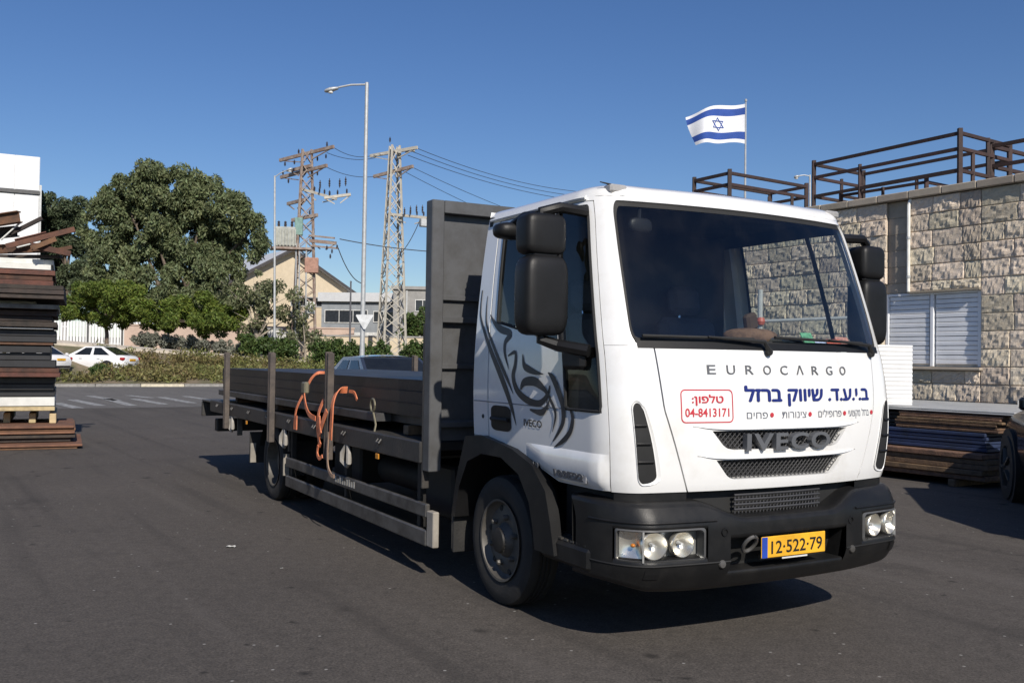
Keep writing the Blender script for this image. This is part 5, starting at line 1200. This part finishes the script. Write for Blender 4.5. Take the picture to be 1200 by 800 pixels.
GLOW = M('lamp_reflector', (.95, .90, .80), .28, metal=.85, var=.04); AMBER = M('amber_bulb', (.6, .2, .03), .3)
for s in (-1, 1):
    hl = MB(); us = [lerp(LI, LO, i/24) for i in range(25)]
    hl.grid(lambda a, b: B0(s*lerp(LI, LO, a), lerp(.472, .655, b), -.075), 24, 4)
    hlo = hl.build('headlight', LAMPG, T, 45)
    fr_ = MB(); lp = rrect(LI+.012, LO-.02, .482, .645, .03, .02, 12, 4); lp2 = rrect(LI+.03, LO-.045, .492, .635, .03, .02, 12, 4)
    n = len(lp); fr_.add([B0(s*u, z, -.004) for u, z in lp]+[B0(s*u, z, .002) for u, z in lp2]+[B0(s*u, z, -.06) for u, z in lp2]+[B0(s*u, z, -.05) for u, z in lp], [(i, (i+1) % n, n+(i+1) % n, n+i) for i in range(n)]+[(n+i, n+(i+1) % n, 2*n+(i+1) % n, 2*n+i) for i in range(n)]+[(i, (i+1) % n, 3*n+(i+1) % n, 3*n+i) for i in range(n)])
    fr_.build('lamp_frame', LAMPF, hlo, 40)
    for uc, rr, mt_ in ((.83, .060, GLOW), (1.06, .064, GLOW)):
        c = B0(s*uc, .564, -.012); nn = (B0(s*uc, .564, .1)-B0(s*uc, .564)).normalized(); t1 = Vector((0, 0, 1)); t2 = nn.cross(t1)
        vs = []; pr = [(.1, -.055), (.35, -.05), (.7, -.034), (.95, -.006), (1.02, .0), (1.1, -.004), (1.12, -.03)]; N_ = 24
        for r_k, dp_ in pr: vs += [c+nn*dp_+(t1*math.sin(a)+t2*math.cos(a))*rr*r_k for a in [k*2*math.pi/N_ for k in range(N_)]]
        MB().add(vs, [(i*N_+k, i*N_+(k+1) % N_, (i+1)*N_+(k+1) % N_, (i+1)*N_+k) for i in range(len(pr)-1) for k in range(N_)]+[tuple(range(N_))]).build('reflector', mt_, hlo, 50)
        m = MB(); m.tube([c-nn*.05, c-nn*.012], [.012, .008], 8); m.build('bulb', HEADL, hlo)
    uc = 1.37; m = MB(); m.grid(lambda a, b: B0(s*lerp(1.25, LO-.05, a), lerp(.495, .632, b), -.03-.025*math.sin(math.pi*a)*math.sin(math.pi*b)), 10, 8); m.build('indicator_reflector', GLOW, hlo, 50)
    m = MB(); rounded_solid(m, tuple(B0(s*1.38, .562, -.03)), .014, .012, .010, 8, 2.); m.build('indicator_bulb', AMBER, hlo)
    m = MB(); m.box(-.01, .01, -.01, .01, 0, .15); m.v = [tuple(B0(s*1.235+v[1]*1.2, .485+v[2], -.005+v[0])) for v in m.v]; m.build('lamp_divider', LAMPG, hlo, 0)
    m = MB(); m.grid(lambda a, b: B0(s*lerp(LI+.03, LO-.045, a), lerp(.490, .637, b), -.006), 24, 6); m.build('lens', LENS, hlo, 60)
    # small mesh beside lamp, screw, tow hole, reflector pad
    m = MB(); c = B0(s*.56, .455, .002); m.lathe([(0, .008), (.018, .006), (.022, 0), (.022, -.01)], 14, tuple(c), 'x'); m.build('bolt_cap', ALU, bum)
    m = MB(); c = B0(s*.545, .615, .003); m.lathe([(.012, -.02), (.014, .003), (.021, .003), (.023, -.006)], 14, tuple(c), 'x'); m.build('tow_socket', PLASTIC, bum)
    m = MB(); m.grid(lambda a, b: B0(s*lerp(.99, 1.2, a), lerp(.40, .455, b), .005), 6, 2); m.build('bumper_pad', PLASTIC, bum, 0)
m = MB(); m.tube([(.0+.03*math.cos(a), -.30+.042*math.sin(a)*.9, .545+.042*math.cos(a)) for a in [k*2*math.pi/16 for k in range(17)]], .010, 8, False); m.build('tow_ring', ALU, bum)
for s in (-1, 1):
    MB().tube([B0(s*lerp(.50, 2.3, i/24), .466, .001) for i in range(25)], .005, 5).build('bumper_groove', BLACK, bum)
    MB().tube([B0(s*lerp(.60, 1.95, i/20), .676, .004) for i in range(21)], .006, 6).build('bumper_bead', BUMP, bum)
# number plate
pl = MB().box(.006, .014, -.230, .226, .466, .576, .004).build('number_plate', PLATEY, T, 0)
MB().box(.0142, .0148, -.228, -.19, .468, .574).build('plate_band', M('plate_blue', (.02, .06, .35), .4), pl, 0)
MB().box(-.012, .0058, -.232, .228, .46, .48).build('plate_bracket', PLASTIC, pl, 0); MB().box(.0142, .0165, -.09, .09, .456, .464).build('plate_sticker', FRAME, pl, 0)
text_mesh('digit', '12·522·79', .092, lambda x, y, l: Vector((.0155, -.165+x, .487+y)), M('plate_black', (.012, .012, .012), .5), pl, width=.365, offset=.0012, split=True)
# dark space between hood and bumper with a slotted grille
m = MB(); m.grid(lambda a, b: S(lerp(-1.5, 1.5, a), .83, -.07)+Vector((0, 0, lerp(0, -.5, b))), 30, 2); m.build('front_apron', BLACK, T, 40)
lg = MB()
for z in (.70, .725, .75, .775): lg.tube([S(u_of_y(lerp(-.31, .31, i/12), .83), .83, -.03)+Vector((0, 0, z-.83)) for i in range(13)], .006, 6)
for i in range(26): p = S(u_of_y(lerp(-.30, .30, i/25), .83), .83, -.034); lg.tube([(p.x, p.y, .685), (p.x, p.y, .785)], .004, 4)
lg.build('lower_grille', MESHM, T, 40)
for s in (-1, 1):
    m = MB(); m.grid(lambda a, b: S(s*lerp(.72, 1.55, a), .82, -.012)+Vector((0, 0, lerp(0, -.10, b))), 20, 2); m.build('apron_panel', BUMP, T, 40)
    # step below the door
    m = MB(); m.box(-.84, -.36, s*.80, s*1.045, .395, .515, .02); m.build('step', BUMP, T)
    m = MB()
    for i in range(7): m.box(-.80+i*.06, -.765+i*.06, s*.83, s*1.03, .517, .527)
    m.build('step_tread', ALU, T, 0)
    m = MB(); m.box(-.75, -.25, s*.60, s*.93, .50, .97); m.build('footwell', BLACK, T, 0)
# ---- wheels
WX, RXX, WR = -1.385, -6.14, .385
def wheel(x, y, s, rear=False):
    w = thing_part('wheel'); 
    ty = MB(); hw_ = .105
    pr = [(.235, -hw_*.8), (.30, -hw_), (.345, -hw_*.98), (.374, -hw_*.86), (WR, -hw_*.6)]
    for k in range(-2, 3): pr += [(WR, k*.028-.010), (WR-.010, k*.028-.008), (WR-.010, k*.028+.008), (WR, k*.028+.010)] if abs(k) < 2 else []
    pr += [(WR, hw_*.6), (.374, hw_*.86), (.345, hw_*.98), (.30, hw_), (.235, hw_*.8)]
    ty.lathe(pr, 48, (x, y, WR), 'y', s); t_ = ty.build('wheel', RUBBER, T, 30)
    d = MB(); o_ = (x, y, WR)
    prf = [(.238, .095), (.245, .102), (.232, .1), (.225, .07), (.205, .055), (.17, .062), (.12, .066), (.105, .06), (.085, .085), (.07, .11), (.05, .115), (0, .115)] if not rear else [(.238, .095), (.245, .102), (.232, .1), (.222, .03), (.205, -.05), (.12, -.06), (.10, -.02), (.09, .03), (0, .035)]
    d.lathe(prf, 40, o_, 'y', s)
    rim = d.build('rim', RIM, t_, 40)
    yb = .062 if not rear else -.055
    for k in range(6):
        a = k*math.pi/3+.3; m = MB(); m.lathe([(.018, 0), (.018, .022), (.012, .035), (0, .036)], 6, (x+.142*math.cos(a), y+s*yb, WR+.142*math.sin(a)), 'y', s); m.build('wheel_nut', RIM, t_)
        a += .5; m = MB(); m.lathe([(.0, .003), (.016, .003), (.02, -.004)], 10, (x+.19*math.cos(a), y+s*(yb-.001), WR+.19*math.sin(a)), 'y', s); m.build('hand_hole', BLACK, t_)
    m = MB(); m.lathe([(.082, .088), (.07, .114), (.05, .119), (0, .12)], 20, o_, 'y', s); m.build('hub_cap', CHASSIS, t_) if not rear else None
def thing_part(n): return n
for s in (-1, 1):
    wheel(WX, s*.90, s); wheel(RXX, s*.985, s, True); wheel(RXX, s*.73, s, True)
# ---- front wing: outer band following the arch
for s in (-1, 1):
    out = [(-1.92, .46), (-1.86, .70), (-1.735, .985), (-1.50, 1.005), (-1.13, .955), (-.90, .885), (-.755, .76), (-.70, .60), (-.655, .43)]
    inn = [(-1.86, .46), (-1.80, .66), (-1.69, .83), (-1.50, .895), (-1.25, .895), (-1.04, .82), (-.92, .68), (-.875, .55), (-.85, .43)]
    m = MB(); n = len(out); yo, yi = s*1.066, s*.72
    vs = [(x, yo, z) for x, z in out]+[(x, yo+s*.006, z) for x, z in inn]+[(x, yi, z) for x, z in inn]+[(x, s*1.0, z) for x, z in out]
    fs = []
    for i in range(n-1): fs += [(i, i+1, n+i+1, n+i), (n+i, n+i+1, 2*n+i+1, 2*n+i), (i+1, i, 3*n+i, 3*n+i+1)]
    fs += [(0, n, 2*n, 3*n), (n-1, 2*n-1, 3*n-1, 4*n-1)]
    m.add(vs, fs).build('mudguard', PLASTIC, T, 40)
    m = MB(); m.box(-1.935, -1.915, s*.72, s*1.05, .22, .50, .004); m.build('mud_flap', RUBBER, T, 0)
    m = MB(); m.box(-1.945, -1.936, s*1.0, s*1.05, .24, .48); m.build('flap_edge', ALU, T, 0)
# ---- chassis
for s in (-1, 1): MB().box(-8.8, -.35, s*.36, s*.44, .55, .80, .01).build('frame_rail', CHASSIS, T)
for x in (-8.6, -7.4, -5.0, -3.6, -2.4, -.6): MB().box(x-.06, x+.06, -.36, .36, .58, .78).build('cross_member', CHASSIS, T, 0)
MB().tube([(WX, -.8, WR), (WX, .8, WR)], .06, 10).build('axle', CHASSIS, T)
m = MB(); m.tube([(RXX, -.85, WR), (RXX, .85, WR)], .08, 10); rounded_solid(m, (RXX, 0, WR), .2, .2, .2, 10, 2.4); m.build('axle', CHASSIS, T)
MB().box(-1.5, -.4, -.34, .34, .42, 1.0, .06).build('engine_block', CHASSIS, T); MB().tube([(-1.6, 0, .52), (RXX+.2, 0, .42)], .05, 8).build('prop_shaft', CHASSIS, T)
m = MB(); m.lathe([(0, -.45), (.24, -.45), (.26, -.43), (.26, .43), (.24, .45), (0, .45)], 24, (-3.2, .75, .50), 'x'); m.build('fuel_tank', ALU, T)
MB().box(-2.9, -2.3, -.88, -.5, .35, .72, .02).build('battery_box', CHASSIS, T); MB().box(-4.9, -4.2, -.85, -.5, .38, .70, .02).build('tool_box', CHASSIS, T)
m = MB(); m.lathe([(0, -.5), (.11, -.5), (.12, -.48), (.12, .48), (.11, .5), (0, .5)], 16, (-3.6, -.62, .52), 'x'); m.build('air_tank', CHASSIS, T)
m = MB()
for k in range(8): m.lathe([(.06, k*.03), (.085, k*.03+.008), (.085, k*.03+.02), (.06, k*.03+.03)], 16, (-2.05, -.84, .50), 'z')
m.tube([(-2.05, -.84, .45), (-2.05, -.84, .80)], .06, 12); m.build('air_filter', PLASTIC, T)
for s in (-1, 1):
    m = MB()
    for i in range(5): m.tube([(RXX+x, s*.62, WR+.12+i*.015+.10*(abs(x)/.6)**2) for x in (-.6, -.3, 0, .3, .6)], .012, 4)
    m.build('leaf_spring', CHASSIS, T)
# ---- flat bed
MB().box(-8.85, -2.22, -1.10, 1.10, .845, .905, .005).build('bed_floor', BEDSTEEL, T, 0)
for i in range(9): MB().box(-8.6+i*.75, -8.5+i*.75, -1.05, 1.05, .78, .843).build('bed_bearer', CHASSIS, T, 0)
for s in (-1, 1):
    sr = MB().box(-8.85, -2.215, s*1.105, s*1.165, .767, .912, .008).build('side_rail', BEDSTEEL, T)
    x = -8.4
    while x < -2.4:
        m = MB(); m.tube([(x-.03, s*1.168, .875), (x-.03, s*1.185, .85), (x+.03, s*1.185, .85), (x+.03, s*1.168, .875)], .007, 6); m.build('lashing_hook', ALU, sr); x += .78
    for x in (-7.80, -5.83, -4.03):
        p_ = MB(); p_.box(x-.045, x-.01, s*1.17, s*1.225, .62, 1.515, .004).box(x+.01, x+.045, s*1.17, s*1.225, .62, 1.505, .004).box(x-.0099, x+.0099, s*1.172, s*1.20, .62, 1.51); p_.build('stake_post', M('stake_brown', (.105, .085, .07), .7, col2=(.06, .05, .045), vs=8, bump=.2), T, 0)
    for x in (-6.95, -3.0): MB().box(x, x+.06, s*1.168, s*1.178, .725, .765, .003).build('side_reflector', M('amber_reflector', (.6, .25, .03), .25), T, 0)
for x in (-7.62, -5.52): MB().box(x, x+.02, -1.11, -1.05, .55, .76, .004).build('flap_bracket', ALU, T, 0)
# tie-down hooks hanging under the rail
for x in (-7.70, -5.50, -3.70):
    m = MB()
    for dx in (-.05, .05): m.tube([(x+dx*.4, -1.15, .77), (x+dx*1.6, -1.16, .70), (x+dx*1.6, -1.16, .63), (x+dx*.3, -1.15, .59)], [.012, .022, .022, .010], 6)
    m.build('tie_hook', M('hook_grey', (.30, .28, .25), .6), T)
# headboard
hbf = MB(); hbf.box(-2.20, -2.10, -1.15, -1.06, .72, 2.525, .006).box(-2.20, -2.10, 1.06, 1.15, .72, 2.525, .006).box(-2.20, -2.10, -1.06, 1.06, 2.44, 2.525, .004)
hb = hbf.build('headboard', GREYSTEEL, T, 0)
MB().box(-2.185, -2.165, -1.06, 1.06, .92, 2.44).build('headboard_sheet', GREYSTEEL, hb, 0)
for z in (1.02, 1.40, 1.86): MB().box(-2.164, -2.135, -1.06, 1.06, z, z+.035, .004).build('headboard_rib', GREYSTEEL, hb, 0)
for z in (.92, 1.62): MB().box(-2.164, -2.112, -1.06, 1.06, z+.09, z+.13, .004).build('headboard_rib', GREYSTEEL, hb, 0)
for y in (-.35, .35): MB().box(-2.164, -2.12, y-.03, y+.03, .93, 2.43).build('headboard_upright', GREYSTEEL, hb, 0)
MB().box(-2.225, -2.201, -1.15, -1.10, .60, 1.70, .004).build('headboard_stay', BEDSTEEL, hb, 0)
# side guard
for s in (-1, 1):
    gd = MB().box(-5.50, -2.17, s*1.10, s*1.135, .41, .50, .008).build('side_guard', ALU, T); MB().box(-5.50, -2.17, s*1.10, s*1.135, .22, .325, .008).build('guard_bar', ALU, gd)
    for x in (-5.46, -3.9, -2.4): MB().box(x, x+.05, s*1.05, s*1.098, .24, .78, .004).build('guard_bracket', CHASSIS, gd, 0)
    MB().box(-2.165, -2.06, s*1.085, s*1.13, .225, .46, .006).build('guard_end', M('pale_dusty_metal', (.27, .245, .21), .7, var=.2), gd, 0)
    for x, m_ in ((-6.92, RUBBER), (-5.62, RUBBER)): MB().box(x-.02, x, s*.62, s*1.13, .30, .64, .003).build('mud_flap', m_, T, 0)
    for x in (-6.90, -5.60): MB().box(x, x+.012, s*1.07, s*1.13, .31, .52).build('flap_edge', MATS['pale_dusty_metal'], T, 0)
    m = MB(); nn_ = 14
    arc = [(RXX+.50*math.cos(a), WR+.02+.42*math.sin(a)) for a in [R(15+150*k/nn_) for k in range(nn_+1)]]
    m.add([(x, s*.60, z) for x, z in arc]+[(x, s*1.10, z) for x, z in arc], [(i, i+1, nn_+2+i, nn_+1+i) for i in range(nn_)]); m.build('mudguard', PLASTIC, T, 40)
GUARDT = M('guard_print', (.4, .38, .34), .7, var=.3, vs=20)
for i in range(9):
    MB().box(-4.02+i*.055, -4.02+i*.055+.03, -1.1375, -1.1355, .435, .435+(.05, .035, .06, .05, .03, .05, .055, .045, .05)[i]).build('guard_marking', GUARDT, T, 0)
# tail: step plate, under-run bar, lamps
tl = MB().box(-9.70, -8.86, -1.10, 1.10, .862, .885, .004).build('tail_plate', ALU, T, 0)
MB().box(-9.72, -9.66, -1.10, 1.10, .66, .86, .006).build('tail_lip', BEDSTEEL, tl, 0)
MB().box(-9.1, -8.95, -1.05, 1.05, .50, .66, .01).build('underrun_bar', CHASSIS, T)
for s in (-1, 1):
    MB().box(-8.95, -8.3, s*.38, s*.44, .62, .80).build('bar_bracket', CHASSIS, T, 0); MB().box(-9.125, -9.102, s*.62, s*1.02, .53, .63, .01).build('tail_lamp', TAIL, T)
# ---- load: long dark steel on the bed
def load(label, x0, x1, y0, y1, z0, z1, mat=MILL, kind='box', name='steel_section'):
    o = link(name, None, None, T.matrix_basis @ Vector((x0, y0, z0)), (0, 0, T.rotation_euler[2])); tag(o, label, 'steel section', 'steel load on the flatbed')
    L_, w, h = x1-x0, y1-y0, z1-z0; m = MB(); t = .008
    if kind == 'box': m.box(0, L_, 0, w, 0, t, .001).box(0, L_, 0, w, h-t, h, .001).box(0, L_, 0, t, t, h-t).box(0, L_, w-t, w, t, h-t).box(.02, L_-.02, .02, w-.02, .02, h-.02)
    else: m.box(0, L_, 0, w, 0, h, .004)
    m.build('steel_body', mat, o, 0); return o
for x in (-8.2, -6.4, -4.6, -2.9):
    k_ = {-8.2: 'rearmost', -6.4: 'second', -4.6: 'third', -2.9: 'foremost'}[x]
    o = link('timber_bearer', None, None, T.matrix_basis @ Vector((x, -1.0, .907)), (0, 0, T.rotation_euler[2])); tag(o, k_+' timber bearer under the steel load on the bed', 'timber', 'bearers under the load'); MB().box(0, .09, 0, 2.0, 0, .07, .005).build('beam', WOOD, o, 0)
zb0 = .98
FLAT = M('flat_bar_steel', (.085, .085, .088), .45, metal=.3, col2=(.05, .045, .04), vs=4, bump=.1, rnd_obj=.2)
load('long grey flat bar lying lowest along the near side of the load', -8.75, -3.25, -1.085, -.95, zb0, zb0+.065, FLAT, 'flat', 'flat_bar')
load('second grey flat bar beside the lowest near one', -8.9, -2.6, -.945, -.6, zb0, zb0+.07, FLAT, 'flat', 'flat_bar')
load('hidden flat bars filling the middle bottom of the load', -8.9, -2.6, -.595, .3, zb0, zb0+.07, FLAT, 'flat', 'flat_bar')
load('flat bars along the far side bottom of the load', -8.9, -2.6, .305, .98, zb0, zb0+.07, FLAT, 'flat', 'flat_bar')
for r_i, (za, zb_) in enumerate(((1.052, 1.145), (1.147, 1.232), (1.234, 1.316))):
    for c_i, (ya, yb_) in enumerate(((-1.02, -.52), (-.515, 0.), (.005, .5), (.505, .98))):
        load('%s dark steel section in the %s row across the bed' % (('bottom', 'middle', 'top')[r_i], ('nearest', 'second', 'third', 'farthest')[c_i]), -8.87+rnd.uniform(-.03, .12), -2.24+rnd.uniform(-.06, .0), ya+rnd.uniform(0, .012), yb_-.003, za, zb_)
# ---- orange straps
ORANGE = M('orange_webbing', (.72, .235, .11), .6, col2=(.52, .15, .065), vs=14, bump=.2, bs=120); RATCH = M('ratchet_steel', (.22, .2, .14), .5, metal=.5)
def ribbon(mb, pts, w, t=.004):
    pts = [Vector(p) for p in pts]; pts = [Vector(p) for p in catmull([tuple(p) for p in pts], 6)]; vs = []
    for i, p in enumerate(pts):
        d = (pts[min(i+1, len(pts)-1)]-pts[max(i-1, 0)]).normalized(); n = Vector((0, -1, 0)); a = d.cross(n)
        if a.length < .05: a = Vector((1, 0, 0))
        a.normalize(); nn = a.cross(d).normalized(); vs += [p+a*w/2+nn*t, p-a*w/2+nn*t, p-a*w/2-nn*t, p+a*w/2-nn*t]
    k = len(pts); mb.add(vs, [(4*i+j, 4*i+(j+1) % 4, 4*i+4+(j+1) % 4, 4*i+4+j) for i in range(k-1) for j in range(4)]+[(0, 1, 2, 3), (4*k-4, 4*k-3, 4*k-2, 4*k-1)])
def sthing(label): o = link('ratchet_strap', None, None, T.matrix_basis @ Vector((0, 0, 0)), (0, 0, T.rotation_euler[2])); return tag(o, label, 'strap', 'orange straps over the load')
o = sthing('orange strap with ratchet nearest the rear of the bed')
m = MB(); ribbon(m, [(-4.90, -.94, 1.322), (-4.92, -1.02, 1.320), (-4.935, -1.07, 1.27), (-4.98, -1.10, 1.18)], .035); ribbon(m, [(-5.0, -1.12, 1.13), (-5.05, -1.172, .98), (-5.06, -1.185, .80)], .032)
ribbon(m, [(-4.97, -1.125, 1.13), (-4.86, -1.15, 1.07), (-4.75, -1.165, 1.0), (-4.62, -1.175, .955), (-4.45, -1.178, .935)], .042); ribbon(m, [(-4.99, -1.188, .93), (-4.985, -1.19, .80)], .045); m.build('webbing', ORANGE, o, 40)
MB().box(-5.04, -4.93, -1.135, -1.085, 1.13, 1.24, .012).build('ratchet', RATCH, o)
o = sthing('tangled orange strap hanging in loops by the middle stake post')
m = MB(); ribbon(m, [(-4.150, -1.20, 1.12), (-4.180, -1.235, 1.0), (-4.185, -1.24, .88), (-4.15, -1.24, .77), (-4.11, -1.238, .73)], .042)
ribbon(m, [(-3.97, -1.235, 1.03), (-4.03, -1.245, .94), (-4.09, -1.25, .86), (-4.135, -1.248, .79)], .055); ribbon(m, [(-4.14, -1.243, .97), (-4.10, -1.252, .89), (-4.06, -1.254, .83)], .04)
ribbon(m, [(-3.86, -1.10, 1.205), (-3.84, -1.19, 1.19), (-3.828, -1.232, 1.10), (-3.83, -1.238, .98), (-3.845, -1.238, .88), (-3.86, -1.235, .80)], .055)
ribbon(m, [(-4.13, -1.25, .73), (-4.15, -1.252, .665), (-4.09, -1.252, .625), (-4.02, -1.25, .65)], .03); ribbon(m, [(-3.81, -1.10, 1.195), (-3.72, -1.09, 1.185), (-3.66, -1.087, 1.13)], .025); m.build('webbing', ORANGE, o, 40)
m = MB(); ribbon(m, [(-3.90, -1.24, .86), (-3.89, -1.25, .70), (-3.87, -1.25, .58), (-3.80, -1.245, .52), (-3.74, -1.24, .515)], .03); m.build('strap_tail', M('faded_webbing', (.30, .20, .14), .8), o, 40)
m = MB(); m.tube([(-3.27+.045*math.cos(a), -1.10, 1.105+.05*math.sin(a)) for a in [k*2*math.pi/14 for k in range(15)]], .008, 6, False); m.tube([(-3.26, -1.10, 1.06), (-3.20, -1.10, .96), (-3.18, -1.12, .90)], .008, 6)
o = sthing('small wire loop hanging on the load near the headboard'); o.name = 'wire_loop'; o['category'] = 'wire'; m.build('loop', RATCH, o)
